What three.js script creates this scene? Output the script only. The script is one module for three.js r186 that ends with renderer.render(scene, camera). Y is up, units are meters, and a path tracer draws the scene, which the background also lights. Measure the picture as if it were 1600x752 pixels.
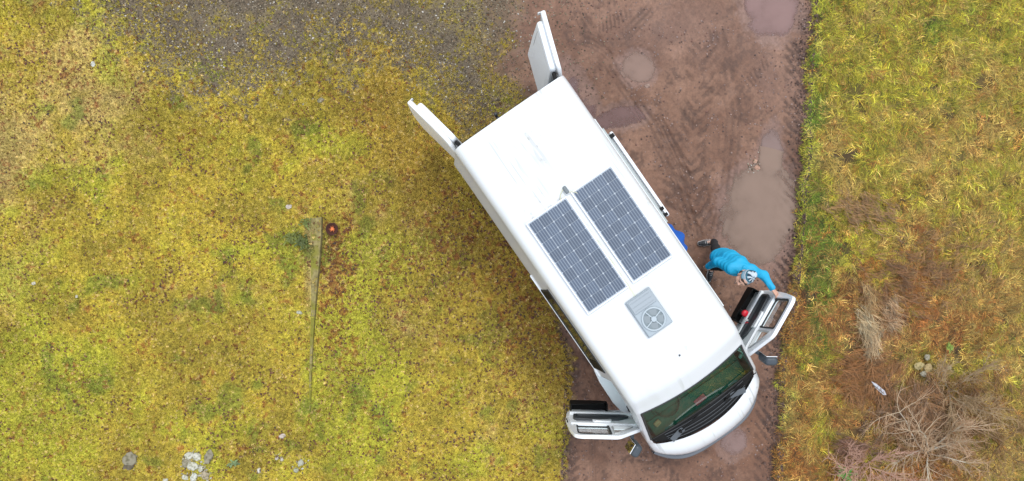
import * as THREE from 'three';
import { mergeGeometries, mergeVertices } from 'three/addons/utils/BufferGeometryUtils.js';
import { RoundedBoxGeometry } from 'three/addons/geometries/RoundedBoxGeometry.js';

// ---------------------------------------------------------------- camera, sky, sun, exposure
const CAM_H = 11.5, FOCAL = 1040;                       // drone height in metres; focal length in pixels of a 1600 wide picture
const scene = new THREE.Scene();
const camera = new THREE.PerspectiveCamera(2 * Math.atan(376 / FOCAL) * 180 / Math.PI, 1600 / 752, 0.1, 2000);
camera.position.set(0, CAM_H, 0);
camera.up.set(0, 0, -1);
camera.lookAt(0, 0, 0);
const renderer = new THREE.WebGLRenderer({ antialias: true });
renderer.toneMapping = THREE.LinearToneMapping;
renderer.toneMappingExposure = 1.72;
renderer.shadowMap.enabled = true;
const SUN = new THREE.Vector3(0.12, 1, -0.6).normalize();
{
  const w = 128, h = 64, d = new Float32Array(w * h * 4);           // overcast sky, brighter overhead
  for (let y = 0; y < h; y++) for (let x = 0; x < w; x++) {
    const el = ((y + 0.5) / h - 0.5) * Math.PI, az = ((x + 0.5) / w) * Math.PI * 2;
    const s = Math.sin(el), up = Math.max(s, 0);
    const mottled = 1 + 0.07 * Math.sin(az * 3 + up * 9) * Math.cos(up * 14 + az * 2);
    const L = s > 0 ? (0.66 + 0.4 * up) * mottled : 0.22;
    d.set([L * 0.93, L * 0.985, L * 1.09, 1], (y * w + x) * 4);
  }
  const sky = new THREE.DataTexture(d, w, h, THREE.RGBAFormat, THREE.FloatType);
  sky.mapping = THREE.EquirectangularReflectionMapping; sky.magFilter = THREE.LinearFilter; sky.needsUpdate = true;
  scene.background = sky; scene.environment = sky;
}
const sun = new THREE.DirectionalLight(new THREE.Color(1, 0.965, 0.91), 1.1);
sun.position.copy(SUN).multiplyScalar(30);
sun.castShadow = true; sun.shadow.radius = 34; sun.shadow.mapSize.set(2048, 2048);
Object.assign(sun.shadow.camera, { left: -14, right: 14, top: 10, bottom: -10, near: 1, far: 60 });
scene.add(sun, sun.target);

// ---------------------------------------------------------------- helpers
const rng = (s) => () => { s = (s + 0x6d2b79f5) | 0; let t = Math.imul(s ^ (s >>> 15), 1 | s); t = (t + Math.imul(t ^ (t >>> 7), 61 | t)) ^ t; return ((t ^ (t >>> 14)) >>> 0) / 4294967296; };
const clamp = (x, a = 0, b = 1) => (x < a ? a : x > b ? b : x);
const ss = (a, b, x) => { const t = clamp((x - a) / (b - a)); return t * t * (3 - 2 * t); };
const lerp = (a, b, t) => a + (b - a) * t;
const V = (x, y, z) => new THREE.Vector3(x, y, z);
function hash(x, y, s) { let h = Math.imul(x, 374761393) ^ Math.imul(y, 668265263) ^ Math.imul(s, 1274126177); h = Math.imul(h ^ (h >>> 13), 1274126177); return ((h ^ (h >>> 16)) >>> 0) / 4294967296; }
function noise(x, y, s = 0) {                                          // 0..1 value noise
  const xi = Math.floor(x), yi = Math.floor(y), fx = x - xi, fy = y - yi, u = fx * fx * (3 - 2 * fx), v = fy * fy * (3 - 2 * fy);
  const a = hash(xi, yi, s), b = hash(xi + 1, yi, s), c = hash(xi, yi + 1, s), d = hash(xi + 1, yi + 1, s);
  return a + (b - a) * u + (c - a + (a - b - c + d) * u) * v;
}
function fbm(x, y, s = 0, o = 3) { let a = 0, n = 0, k = 0.5; for (let i = 0; i < o; i++) { a += k * noise(x, y, s + i * 17); n += k; k *= 0.55; const t = x * 1.93 + y * 0.45 + 11.3; y = y * 1.93 - x * 0.45 + 5.7; x = t; } return a / n; }
const lin1 = (c) => { c /= 255; return c <= 0.04045 ? c / 12.92 : Math.pow((c + 0.055) / 1.055, 2.4); };
const toS = (c) => { c = clamp(c); return 255 * (c <= 0.0031308 ? c * 12.92 : 1.055 * Math.pow(c, 1 / 2.4) - 0.055); };
const GAIN = 1.72;                                                     // what a white sheet on open ground renders to: albedo = picture / GAIN
const pic = (r, g, b, k = 1) => [lin1(r) / GAIN * k, lin1(g) / GAIN * k, lin1(b) / GAIN * k];
const mix3 = (a, b, t) => [a[0] + (b[0] - a[0]) * t, a[1] + (b[1] - a[1]) * t, a[2] + (b[2] - a[2]) * t];
const used = {};
function numbered(n) { if (used[n] === undefined) { used[n] = 0; return n; } return n + '_' + String(++used[n]).padStart(3, '0'); }
function setup(o) { o.castShadow = true; o.receiveShadow = true; return o; }
function part(name, geo, mat, parent) { const m = setup(new THREE.Mesh(geo, mat)); m.name = numbered(name); parent.add(m); return m; }
function tag(o, label, category, group, kind) { o.userData.label = label; if (category) o.userData.category = category; if (group) o.userData.group = group; if (kind) o.userData.kind = kind; return o; }
function thing(name, label, category, p = [0, 0, 0], turn = 0, group) { const g = new THREE.Group(); g.name = numbered(name); g.position.set(...p); g.rotation.y = turn; scene.add(g); return tag(g, label, category, group); }
function solo(name, geo, mat, label, category, group, kind) { return tag(part(name, geo, mat, scene), label, category, group, kind); }
const std = (c, roughness = 0.8, o = {}) => new THREE.MeshPhysicalMaterial({ color: new THREE.Color(...c), roughness, side: THREE.DoubleSide, ...o });
const grey = (v) => [v, v, v];
function xf(g, { p = [0, 0, 0], r = [0, 0, 0], s = [1, 1, 1] } = {}) { g.applyMatrix4(new THREE.Matrix4().compose(V(...p), new THREE.Quaternion().setFromEuler(new THREE.Euler(...r)), V(...s))); return g; }
const parts = (name, list, mat, parent) => list.map((g) => part(name, g, mat, parent));
const box = (w, h, d, p = [0, 0, 0], rad = 0.012, r = [0, 0, 0]) => xf(new RoundedBoxGeometry(w, h, d, 2, Math.min(rad, w / 2.1, h / 2.1, d / 2.1)), { p, r });
const plain = (g) => { const q = g.index ? g.toNonIndexed() : g; for (const k of Object.keys(q.attributes)) if (!['position', 'normal', 'uv'].includes(k)) q.deleteAttribute(k); if (!q.attributes.uv) q.setAttribute('uv', new THREE.BufferAttribute(new Float32Array(q.attributes.position.count * 2), 2)); return q; };
const merge = (list) => mergeGeometries(list.map(plain));
const tube = (pts, r, seg = 16, rad = 6) => new THREE.TubeGeometry(new THREE.CatmullRomCurve3(pts.map((p) => V(...p))), seg, r, rad);
const PXM = CAM_H / FOCAL;                                             // metres of ground per photograph pixel
const gx = (x) => 800 + x / PXM, gz = (z) => 376 + z / PXM;            // ground metres -> plan units
const wx = (u) => (u - 800) * PXM, wz = (v) => (v - 376) * PXM;
const pl = (k, t) => { if (t <= k[0][0]) return k[0][1]; for (let i = 1; i < k.length; i++) if (t <= k[i][0]) return lerp(k[i - 1][1], k[i][1], (t - k[i - 1][0]) / (k[i][0] - k[i - 1][0])); return k[k.length - 1][1]; };
function floatTex(w, h, fn, srgb = true) {
  const d = new Uint8Array(w * h * 4);
  for (let y = 0; y < h; y++) for (let x = 0; x < w; x++) { const c = fn(x, y), o = (y * w + x) * 4; for (let i = 0; i < 3; i++) d[o + i] = srgb ? toS(c[i]) : 255 * clamp(c[i]); d[o + 3] = 255; }
  const t = new THREE.DataTexture(d, w, h); if (srgb) t.colorSpace = THREE.SRGBColorSpace; t.magFilter = THREE.LinearFilter; t.needsUpdate = true; return t;
}

// ---------------------------------------------------------------- the ground: shape and colour, in plan units (about 11 mm each)
const RIGHT = [[-200, 1272], [0, 1270], [120, 1260], [250, 1258], [330, 1250], [400, 1243], [480, 1233], [560, 1220], [650, 1214], [752, 1214], [950, 1212]];
const LEFT = [[-200, 775], [0, 780], [120, 795], [230, 770], [330, 800], [480, 862], [560, 890], [640, 886], [752, 882], [950, 880]];
const YARD = [[-60, -120], [60, -60], [130, 0], [170, 40], [230, 84], [300, 120], [340, 150], [400, 148], [440, 126], [520, 92], [600, 96], [650, 120], [690, 160], [730, 210], [790, 262], [860, 290]];
const POOLS = [   // u, v, half width, half height, turn, depth in mm, water level in mm
  [1208, 8, 46, 54, 0.1, 62], [997, 104, 30, 27, 0.3, 44], [966, 183, 46, 20, -0.12, 42], [1186, 335, 62, 84, 0.2, 66], [1206, 240, 20, 44, 0.05, 30], [905, 150, 26, 60, -0.5, 26], [1147, 692, 24, 27, 0.2, 40]];
function pool(u, v) { let m = 0, id = -1; for (let i = 0; i < POOLS.length; i++) { const [a, b, w, h, t] = POOLS[i], c = Math.cos(t), s = Math.sin(t), x = ((u - a) * c + (v - b) * s) / w, y = ((v - b) * c - (u - a) * s) / h, q = 1 - (x * x + y * y) * 0.5; if (q > m) { m = q; id = i; } } return [m, id]; }
// tyre prints: polyline, half width, lug period, slant, depth in mm
const PRINTS = [
  [[[1098, 60], [1094, 120], [1086, 180], [1078, 240], [1084, 300], [1098, 370]], 27, 20, 1.1, 13, 2],
  [[[1028, 180], [1050, 225], [1072, 270], [1086, 330], [1094, 380]], 8, 9, 0.4, 16, 0],
  [[[1046, 240], [1052, 300], [1066, 350]], 18, 17, 0.5, 11, 1],
  [[[904, 62], [924, 66], [944, 78], [962, 96]], 9, 6, 0.2, 10, 0],
  [[[926, 56], [950, 40], [992, 12]], 11, 7, 0.5, 9, 1],
  [[[1164, 140], [1184, 112], [1206, 86]], 10, 8, 0.5, 8, 1],
  [[[1246, 60], [1244, 150], [1243, 250], [1232, 350], [1228, 420], [1216, 500], [1204, 580], [1198, 660], [1197, 780]], 21, 16, 1.0, 13, 1],
  [[[896, 560], [896, 640], [895, 700], [894, 790]], 13, 15, 0.8, 14, 2],
  [[[905, 20], [960, 110], [1015, 190], [1060, 280], [1085, 370]], 13, 70, 0, 16, 0],
  [[[1120, 40], [1150, 180], [1140, 300], [1120, 380]], 16, 60, 0, 9, 0],
  [[[960, 70], [1010, 20], [1040, -20]], 12, 60, 0, 10, 0],
  [[[1000, 700], [1040, 745], [1060, 790]], 20, 15, 1.0, 10, 2],
  [[[935, 560], [925, 640], [928, 760]], 6, 60, 0, 5, 0],
];
const PBOX = PRINTS.map(([p, w]) => [Math.min(...p.map((q) => q[0])) - w, Math.min(...p.map((q) => q[1])) - w, Math.max(...p.map((q) => q[0])) + w, Math.max(...p.map((q) => q[1])) + w]);
function prints(u, v) {                                               // [height in mm, wetness]
  let hgt = 0, wet = 0;
  for (let k = 0; k < PRINTS.length; k++) {
    const B = PBOX[k]; if (u < B[0] || v < B[1] || u > B[2] || v > B[3]) continue;
    const [p, w, per, sl, dep, style] = PRINTS[k]; let run = 0, best = 1e9, al = 0, la = 0;
    for (let i = 1; i < p.length; i++) {
      const dx = p[i][0] - p[i - 1][0], dy = p[i][1] - p[i - 1][1], L = Math.hypot(dx, dy), t = clamp(((u - p[i - 1][0]) * dx + (v - p[i - 1][1]) * dy) / (L * L));
      const ex = u - p[i - 1][0] - t * dx, ey = v - p[i - 1][1] - t * dy, e = ex * ex + ey * ey;
      if (e < best) { best = e; al = run + t * L; la = (ex * -dy + ey * dx) / L; }
      run += L;
    }
    const b = la / w; if (Math.abs(b) > 1) continue;
    const fade = (k === 8 || k === 9 ? 1 : 1) * ss(1, 0.75, Math.abs(b)) * ss(0, 12, al) * ss(0, 20, run - al) * ss(w > 20 ? 0.26 : 0.34, w > 20 ? 0.52 : 0.56, fbm(u * 0.035, v * 0.035, 61 + k, 3));
    const wob = (noise(u * 0.06, v * 0.06, 70 + k) - 0.5) * 0.5 + (noise(u * 0.3, v * 0.3, 90 + k) - 0.5) * 0.22;
    const ph = al / per + (style === 2 ? Math.abs(b) : b) * sl * w / per + wob, lug = ss(0.42, 0.62, Math.abs(((ph % 1) + 1) % 1 - 0.5) * 2);
    const q = style === 0 ? 0.55 + 0.45 * Math.sin(b * 9) : lug;
    hgt -= dep * fade * (0.25 + 0.75 * q); hgt += dep * 0.3 * ss(0.7, 0.95, Math.abs(b)) * fade; wet = Math.max(wet, fade * q);
  }
  return [hgt, wet];
}
function zone(u, v) {                                                 // what the ground is made of: [track, gravel yard, verge]
  const n = (fbm(u * 0.02, v * 0.02, 3, 3) - 0.5), f = noise(u * 0.13, v * 0.13, 9) - 0.5, g = noise(u * 0.4, v * 0.4, 19) - 0.5;
  const verge = ss(-5, 7, u - pl(RIGHT, v) + n * 22 + f * 12 + g * 6);
  const yard = v < 330 ? ss(-34, 30, pl(YARD, u) + 8 - v + n * 110 + f * 84 + g * 60) : 0;
  const l = v < 250 ? 60 : 9;
  const track = ss(-l, l, u - pl(LEFT, v) + n * (v < 250 ? 120 : 18) + f * 14 + g * 6) * (1 - verge);
  return [track, yard * (1 - track) * (1 - verge), verge];
}
function height(x, z) {
  const u = gx(x), v = gz(z), edge = ss(12, 11, Math.abs(x)) * ss(5.6, 5, Math.abs(z));
  if (edge <= 0) return 0;
  const [t, y, g] = zone(u, v), lawn = clamp(1 - t - y - g);
  let h = 0;
  if (t > 0.01) {
    const [q] = pool(u, v), [pr] = prints(u, v);
    const wetLow = ss(0.1, 0.9, q);
    h += t * ((fbm(u * 0.035, v * 0.035, 21, 3) - 0.5) * 34 + (fbm(u * 0.17, v * 0.17, 25, 3) - 0.5) * 16 * (1 - wetLow * 0.6) + (noise(u * 0.75, v * 0.75, 29) - 0.5) * 5 + pr - 10 - wetLow * 52);
  }
  if (y > 0.01) h += y * ((fbm(u * 0.03, v * 0.03, 31, 2) - 0.5) * 18 + (noise(u * 0.6, v * 0.6, 35) - 0.5) * 6);
  if (g > 0.01) h += g * (40 + (fbm(u * 0.02, v * 0.02, 41, 3) - 0.45) * 150 + (noise(u * 0.15, v * 0.15, 45) - 0.5) * 30);
  if (lawn > 0.01) h += lawn * (18 + (fbm(u * 0.02, v * 0.02, 51, 3) - 0.5) * 40 + (fbm(u * 0.12, v * 0.12, 55, 2) - 0.5) * 16 + (fbm(u * 0.5, v * 0.5, 56, 2) - 0.5) * 11);
  const k = ss(487, 500, u) * ss(600, 545, u) * ss(330, 345, v) * ss(660, 600, v);          // lower strip on the right of the buried kerb
  return (h - 70 * k) * 0.001 * edge;
}
const C = {
  yellow: pic(240, 214, 80), olive: pic(212, 190, 72), lime: pic(208, 214, 66), tan: pic(250, 220, 140), rust: pic(176, 98, 56), green: pic(142, 162, 62), dark: pic(70, 52, 26),
  mud: pic(122, 84, 62), mudDark: pic(72, 46, 33), mudPale: pic(156, 116, 92), mauve: pic(148, 117, 104), gravel: pic(114, 99, 76), gravelDark: pic(72, 60, 44), gravelPale: pic(158, 146, 132), soil: pic(66, 46, 30),
};
const blob = (u, v, a, b, r, q = r) => Math.exp(-((u - a) ** 2 / (r * r) + (v - b) ** 2 / (q * q)));
function rusty(u, v) { return clamp(0.75 * blob(u, v, 530, 400, 26, 60) + 0.5 * blob(u, v, 520, 500, 25, 120) + 0.4 * blob(u, v, 830, 480, 60, 110) + 0.3 * blob(u, v, 640, 430, 90, 60) + 0.25 * blob(u, v, 740, 360, 60, 60) + 0.2 * blob(u, v, 390, 700, 50, 40)+ 0.2 * blob(u, v, 120, 130, 90, 50)); }
function lawnColour(u, v) {
  const nearVan = Math.exp(-(((u - 760) * 0.82 - (v - 400) * 0.56) ** 2) / 9000) * ss(430, 620, u); const a = fbm(u * 0.006, v * 0.006, 101, 3), b = fbm(u * 0.018, v * 0.018, 111, 3), c = fbm(u * 0.06, v * 0.06, 121, 3), d = noise(u * 0.24, v * 0.24, 131), e = noise(u * 0.6, v * 0.6, 137);
  let k = mix3(C.olive, C.yellow, ss(0.3, 0.65, b * 0.6 + c * 0.4));
  k = mix3(k, C.tan, 0.75 * ss(0.46, 0.66, a * 0.5 + c * 0.25 + 0.3 * blob(u, v, 90, 180, 190, 160) + 0.13 * blob(u, v, 330, 480, 120, 100)));
  k = mix3(k, pic(214, 190, 140), 0.8 * ss(472, 484, u) * ss(498, 488, u) * ss(335, 350, v) * ss(560, 380, v) * (0.5 + d));
  k = mix3(k, C.lime, 0.62 * ss(0.52, 0.7, 0.16 * blob(u, v, 575, 640, 60, 110) +  b * 0.55 + a * 0.25 + 0.13 + 0.22 * blob(u, v, 60, 640, 150, 120) + 0.2 * blob(u, v, 560, 650, 60, 120) - 0.12 * blob(u, v, 760, 480, 130, 170)));
  k = mix3(k, C.green, 0.6 * ss(0.62, 0.78, fbm(u * 0.025, v * 0.025, 141, 3)));
  k = mix3(k, pic(190, 150, 62), 0.6 * nearVan);
  const r = rusty(u, v);
  k = mix3(k, C.rust, 0.7 * ss(0.62 - r * 0.3, 0.8 - r * 0.3, c * 0.55 + d * 0.45));
  k = mix3(k, C.dark, 0.55 * ss(0.8 - r * 0.15, 0.95 - r * 0.1, d * 0.5 + e * 0.3 + c * 0.2));
  const m = (0.82 + 0.36 * e * 0.6 + 0.2 * (d - 0.5)) * (0.88 + 0.24 * ss(0.34, 0.66, fbm(u * 0.013, v * 0.013, 151, 3)));
  return [k[0] * m, k[1] * m, k[2] * m];
}
const VY = pic(218, 210, 66), VS = pic(246, 206, 116), VR = pic(200, 122, 62), VG = pic(120, 156, 44), VB = pic(216, 174, 130);
function vergeColour(u, v) {
  const a = fbm(u * 0.014, v * 0.014, 201, 3), b = fbm(u * 0.035, v * 0.035, 211, 3), c = noise(u * 0.1, v * 0.1, 221);
  const brown = clamp(ss(280, 460, v) * ss(1610, 1440, u) * 0.8 + 0.35 * blob(u, v, 1360, 330, 60, 50) + 0.3 * blob(u, v, 1500, 190, 80, 40)), edge = blob(u, v, 1275, 300, 26, 260) + blob(u, v, 1275, 470, 24, 60) + 0.6 * blob(u, v, 1420, 20, 120, 40) + 0.8 * blob(u, v, 1290, 480, 36, 110) + 0.5 * blob(u, v, 1560, 60, 60, 60);
  let k = mix3(VY, VS, 0.8 * ss(0.46, 0.7, b * 0.6 + a * 0.4 + brown * 0.18 + 0.06 * ss(1400, 1560, u) * ss(250, 420, v)));
  k = mix3(k, VR, 0.85 * ss(0.47, 0.66, a * 0.4 + c * 0.3 + 0.02 + brown * 0.3));
  k = mix3(k, VG, 0.85 * ss(0.6, 0.78, fbm(u * 0.022, v * 0.022, 231, 3) * 0.85 + edge * 0.3 - brown * 0.16));
  k = mix3(k, VB, 0.85 * clamp(blob(u, v, 1355, 525, 24, 42) + 0.8 * blob(u, v, 1385, 495, 20, 30) + 0.6 * blob(u, v, 1410, 640, 70, 70)));
  return k;
}
function trackColour(u, v) {
  const a = fbm(u * 0.012, v * 0.012, 301, 3), b = fbm(u * 0.05, v * 0.05, 311, 3), c = noise(u * 0.3, v * 0.3, 321), d = noise(u * 0.8, v * 0.8, 331);
  const [q] = pool(u, v), [, w] = prints(u, v);
  let k = mix3(C.mud, C.mudPale, 0.6 * ss(0.42, 0.68, a) + 0.35 * ss(0.5, 0.66, b));
  k = mix3(k, C.mudDark, 0.6 * ss(0.52, 0.72, fbm(u * 0.07, v * 0.05, 341, 3) * 0.65 + c * 0.35));
  k = mix3(k, C.mauve, 0.7 * clamp(ss(0.12, 0.5, q + (b - 0.5) * 0.7 + (c - 0.5) * 0.2)) + 0.6 * blob(u, v, 1215, 110, 40, 60) * (1 - b) + 0.35 * blob(u, v, 1060, 40, 120, 60));
  k = mix3(k, pic(140, 94, 62), 0.5 * blob(u, v, 1180, 690, 40, 34));
  k = mix3(k, C.mudDark, 0.46 * w + 0.62 * ss(46, 8, pl(RIGHT, v) - u) * ss(0.35, 0.7, c * 0.5 + b * 0.5) + 0.4 * ss(26, 4, u - pl(LEFT, v)) * (v > 480 ? 1 : 0));
  const m = 0.66 + 0.68 * (c * 0.4 + d * 0.6);
  return [k[0] * m, k[1] * m, k[2] * m];
}
function yardColour(u, v) {
  const b = fbm(u * 0.03, v * 0.03, 401, 3), c = noise(u * 0.35, v * 0.35, 411), d = noise(u * 0.95, v * 0.95, 421), m = fbm(u * 0.03, v * 0.03, 431, 4);
  let k = mix3(C.gravel, C.gravelDark, ss(0.4, 0.75, b * 0.5 + c * 0.5));
  k = mix3(k, C.gravelPale, 0.6 * ss(0.78, 0.95, d));
  k = mix3(k, C.dark, 0.85 * blob(u, v, 765, 200, 75, 52));  // soft shade on the ground behind the van's tail, painted into the yard colour
  k = mix3(k, pic(160, 142, 72), 0.7 * ss(0.44, 0.66, m * 0.7 + c * 0.3 + 0.1 * ss(60, 150, v)));
  k = mix3(k, C.dark, 0.4 * ss(0.6, 0.8, d * 0.5 + c * 0.5));
  return k;
}
function groundColour(u, v) {
  const [t, y, g] = zone(u, v), l = clamp(1 - t - y - g);
  let r = [0, 0, 0]; const add = (k, w) => { r[0] += k[0] * w; r[1] += k[1] * w; r[2] += k[2] * w; };
  if (t > 0.004) add(trackColour(u, v), t);
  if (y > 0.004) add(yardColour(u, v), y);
  if (l > 0.004) add(lawnColour(u, v), l);
  if (g > 0.004) { const k = mix3(vergeColour(u, v), C.soil, 0.82 + 0.15 * noise(u * 0.1, v * 0.1, 77)); add(k, g); }
  return r;
}
const TW = 24, TH = 11.25;
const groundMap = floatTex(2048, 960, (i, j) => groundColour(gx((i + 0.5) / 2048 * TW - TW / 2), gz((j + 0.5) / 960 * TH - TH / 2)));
{
  const xs = [], zs = [];
  for (let x = -12; x < -0.2; x += 0.055) xs.push(x);
  for (let x = -0.2; x < 5.5; x += 0.0185) xs.push(x);
  for (let x = 5.5; x < 12; x += 0.055) xs.push(x);
  xs.push(12);
  for (let z = -5.625; z < 5.61; z += 0.0225) zs.push(z);
  zs.push(5.625);
  const nx = xs.length, nz = zs.length, P = new Float32Array(nx * nz * 3), N = new Float32Array(nx * nz * 3), U = new Float32Array(nx * nz * 2), Y = new Float32Array(nx * nz), cls = new Uint8Array(nx * nz);
  for (let j = 0; j < nz; j++) for (let i = 0; i < nx; i++) { const k = j * nx + i; Y[k] = height(xs[i], zs[j]); P.set([xs[i], Y[k], zs[j]], k * 3); U.set([xs[i] / TW + 0.5, zs[j] / TH + 0.5], k * 2); const [t, y, g] = zone(gx(xs[i]), gz(zs[j])); cls[k] = t > 0.5 ? 1 : g > 0.5 ? 3 : y > 0.5 ? 2 : 0; }
  for (let j = 0; j < nz; j++) for (let i = 0; i < nx; i++) {
    const a = Math.max(i - 1, 0), b = Math.min(i + 1, nx - 1), c = Math.max(j - 1, 0), d = Math.min(j + 1, nz - 1);
    const n = V(-(Y[j * nx + b] - Y[j * nx + a]) / (xs[b] - xs[a]), 1, -(Y[d * nx + i] - Y[c * nx + i]) / (zs[d] - zs[c])).normalize(); N.set([n.x, n.y, n.z], (j * nx + i) * 3);
  }
  const idx = [[], [], [], []];
  for (let j = 0; j < nz - 1; j++) for (let i = 0; i < nx - 1; i++) { const k = j * nx + i; idx[cls[k]].push(k, k + nx, k + 1, k + 1, k + nx, k + nx + 1); }
  const names = [['lawn', 'mossy yellow green lawn left of the van', 0.95], ['track', 'brown muddy track with tyre prints under and right of the van', 0.72], ['gravel_yard', 'grey gravel yard at the top left behind the van', 0.8], ['verge_soil', 'dark soil under the rough grass verge on the right', 0.95]];
  names.forEach(([n, label, rough], q) => {
    const map = new Map(), ids = []; const order = [];
    for (const k of idx[q]) { let m = map.get(k); if (m === undefined) { m = order.length; map.set(k, m); order.push(k); } ids.push(m); }
    const p = new Float32Array(order.length * 3), nn = new Float32Array(order.length * 3), uv = new Float32Array(order.length * 2);
    order.forEach((k, m) => { for (let c = 0; c < 3; c++) { p[m * 3 + c] = P[k * 3 + c]; nn[m * 3 + c] = N[k * 3 + c]; } uv[m * 2] = U[k * 2]; uv[m * 2 + 1] = U[k * 2 + 1]; });
    const g = new THREE.BufferGeometry(); g.setAttribute('position', new THREE.BufferAttribute(p, 3)); g.setAttribute('normal', new THREE.BufferAttribute(nn, 3)); g.setAttribute('uv', new THREE.BufferAttribute(uv, 2)); g.setIndex(ids);
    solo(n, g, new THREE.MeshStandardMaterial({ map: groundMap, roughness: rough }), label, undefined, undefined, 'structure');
  });
  // the land beyond the picture, out to the horizon
  const outer = [], strip = (x0, z0, x1, z1) => { const g = new THREE.PlaneGeometry(x1 - x0, z1 - z0); g.rotateX(-Math.PI / 2); g.translate((x0 + x1) / 2, 0, (z0 + z1) / 2); return g; };
  const T = [wx(830), wx(1240)];
  outer.push(strip(-600, -600, -12, 600), strip(12, -600, 600, 600), strip(-12, -600, T[0], -5.625), strip(-12, 5.625, T[0], 600), strip(T[1], -600, 12, -5.625), strip(T[1], 5.625, 12, 600));
  for (const g of outer) { const p = g.attributes.position, u = g.attributes.uv; for (let i = 0; i < p.count; i++) u.setXY(i, p.getX(i) / 6, p.getZ(i) / 6); }
  const field = floatTex(512, 512, (i, j) => { const u = 200 + i, v = 200 + j, k = lawnColour(u, v), q = lawnColour(u - 512, v), w = ss(384, 512, i), k2 = lawnColour(u, v - 512), w2 = ss(384, 512, j); return mix3(mix3(k, q, w), k2, w2); });
  field.wrapS = field.wrapT = THREE.RepeatWrapping;
  solo('field', merge(outer), new THREE.MeshStandardMaterial({ map: field, color: new THREE.Color(0.6, 0.58, 0.5), roughness: 0.95 }), 'grassland beyond the edges of the picture', undefined, undefined, 'structure');
  solo('lane', merge([strip(T[0], -600, T[1], -5.625), strip(T[0], 5.625, T[1], 600)]), std(C.mud, 0.7), 'mud track going on beyond the picture', undefined, undefined, 'structure');
}
// puddles: sheets of silty water that fill the hollows
{
  const info = [['muddy puddle cut by the top edge of the picture right of centre', 154, 124, 118], ['small round tan puddle above the sliding door', 158, 130, 116], ['shallow brown puddle at the rear right corner of the van roof', 134, 104, 98], ['long tan puddle beside the verge above the person', 156, 131, 115], ['narrow neck of shallow water above the long tan puddle', 152, 128, 120], ['thin sheet of water beside the rear of the van', 142, 116, 114], ['pale shallow puddle on the track right of the nose of the van', 158, 130, 122]];
  POOLS.forEach(([u, v, w, h, t], i) => {
    const sh = new THREE.Shape(), n = 96;
    for (let k = 0; k < n; k++) { const a = k / n * Math.PI * 2, r = 1.36 + 0.1 * Math.sin(a * 3 + i), x = Math.cos(a) * w * r, y = Math.sin(a) * h * r, px = u + x * Math.cos(t) - y * Math.sin(t), py = v + x * Math.sin(t) + y * Math.cos(t); k ? sh.lineTo(wx(px), -wz(py)) : sh.moveTo(wx(px), -wz(py)); }
    const g = new THREE.ShapeGeometry(sh); g.rotateX(-Math.PI / 2); g.translate(0, [-0.042, -0.046, -0.052, -0.04, -0.047, -0.06, -0.046][i], 0);
    const p = info[i], lvl = [-0.042, -0.046, -0.052, -0.04, -0.047, -0.06, -0.046][i], P = g.attributes.position, U = g.attributes.uv;
    g.computeBoundingBox(); const bb = g.boundingBox, sx = bb.max.x - bb.min.x, sz = bb.max.z - bb.min.z;
    for (let k = 0; k < P.count; k++) U.setXY(k, (P.getX(k) - bb.min.x) / sx, (P.getZ(k) - bb.min.z) / sz);
    const cloud = floatTex(160, 160, (a, b) => { const x = bb.min.x + (a + 0.5) / 160 * sx, z = bb.min.z + (b + 0.5) / 160 * sz, d = lvl - height(x, z), q = d <= 0 ? 0 : 1 - Math.exp(-d / 0.007 * (0.75 + 0.5 * fbm(gx(x) * 0.06, gz(z) * 0.06, 91, 2))); return [q, q, q]; }, false);   // silty water: the deeper, the less of the bed shows
    const m = std(pic(p[1], p[2], p[3]), 0.05, { ior: 1.33, alphaMap: cloud, transparent: true });
    solo('puddle', g, m, p[0], undefined, undefined, 'structure');
  });
}

// ---------------------------------------------------------------- the campervan (local x forward, y up, z to its right)
const VAN_TURN = Math.atan2(-0.823, 0.568), VS0 = 1.55, VT0 = -0.965;
const vanPos = V(VS0 * 0.568 - VT0 * 0.823, 0, VS0 * 0.823 + VT0 * 0.568);
const van = thing('campervan', 'long white high roof campervan with solar panels and all doors open', 'van', vanPos.toArray(), VAN_TURN);
const vanWorld = (x, y, z) => V(x, y, z).applyAxisAngle(V(0, 1, 0), VAN_TURN).add(vanPos);
const paintMap = (() => {                                               // faint algae, dirt and rain streaks along the roof
  return floatTex(1024, 512, (i, j) => {
    const x = i / 1024 * 6.4 - 3.2, z = j / 512 * 2.4 - 1.2;
    let d = 0.045 * ss(0.5, 0.8, fbm(x * 1.6, z * 5, 501, 3));
    d += 0.22 * ss(0.7, 0.83, noise(x * 2.2, z * 34, 511)) * ss(0.5, 0.75, fbm(x * 1.3, z * 2, 515, 2));
    d += 0.17 * ss(0.6, 0.8, fbm(x * 14, z * 20, 521, 3)) * ss(0.58, 0.72, fbm(x * 1.1 + 3, z * 2.2, 525, 2));
    const g = 0.5 * blob(x, z, -0.36, 0.02, 0.9, 0.02) + 0.4 * blob(x, z, -0.86, -0.32, 0.05, 0.3) + 0.28 * blob(x, z, 0.2, 0.6, 0.5, 0.02) * ss(0.4, 0.7, noise(x * 8, z * 30, 531));
    const k = mix3([0.565, 0.59, 0.605], [0.2, 0.195, 0.165], clamp(d * 1.9));
    return mix3(k, [0.44, 0.46, 0.2], clamp(1.3 * g * ss(0.3, 0.7, fbm(x * 9, z * 14, 541, 2))));
  });
})();
const paint = new THREE.MeshPhysicalMaterial({ map: paintMap, roughness: 0.32, clearcoat: 0.5, clearcoatRoughness: 0.12, side: THREE.DoubleSide });
const white = std([0.72, 0.745, 0.77], 0.34, { clearcoat: 0.4, clearcoatRoughness: 0.15 });
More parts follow.
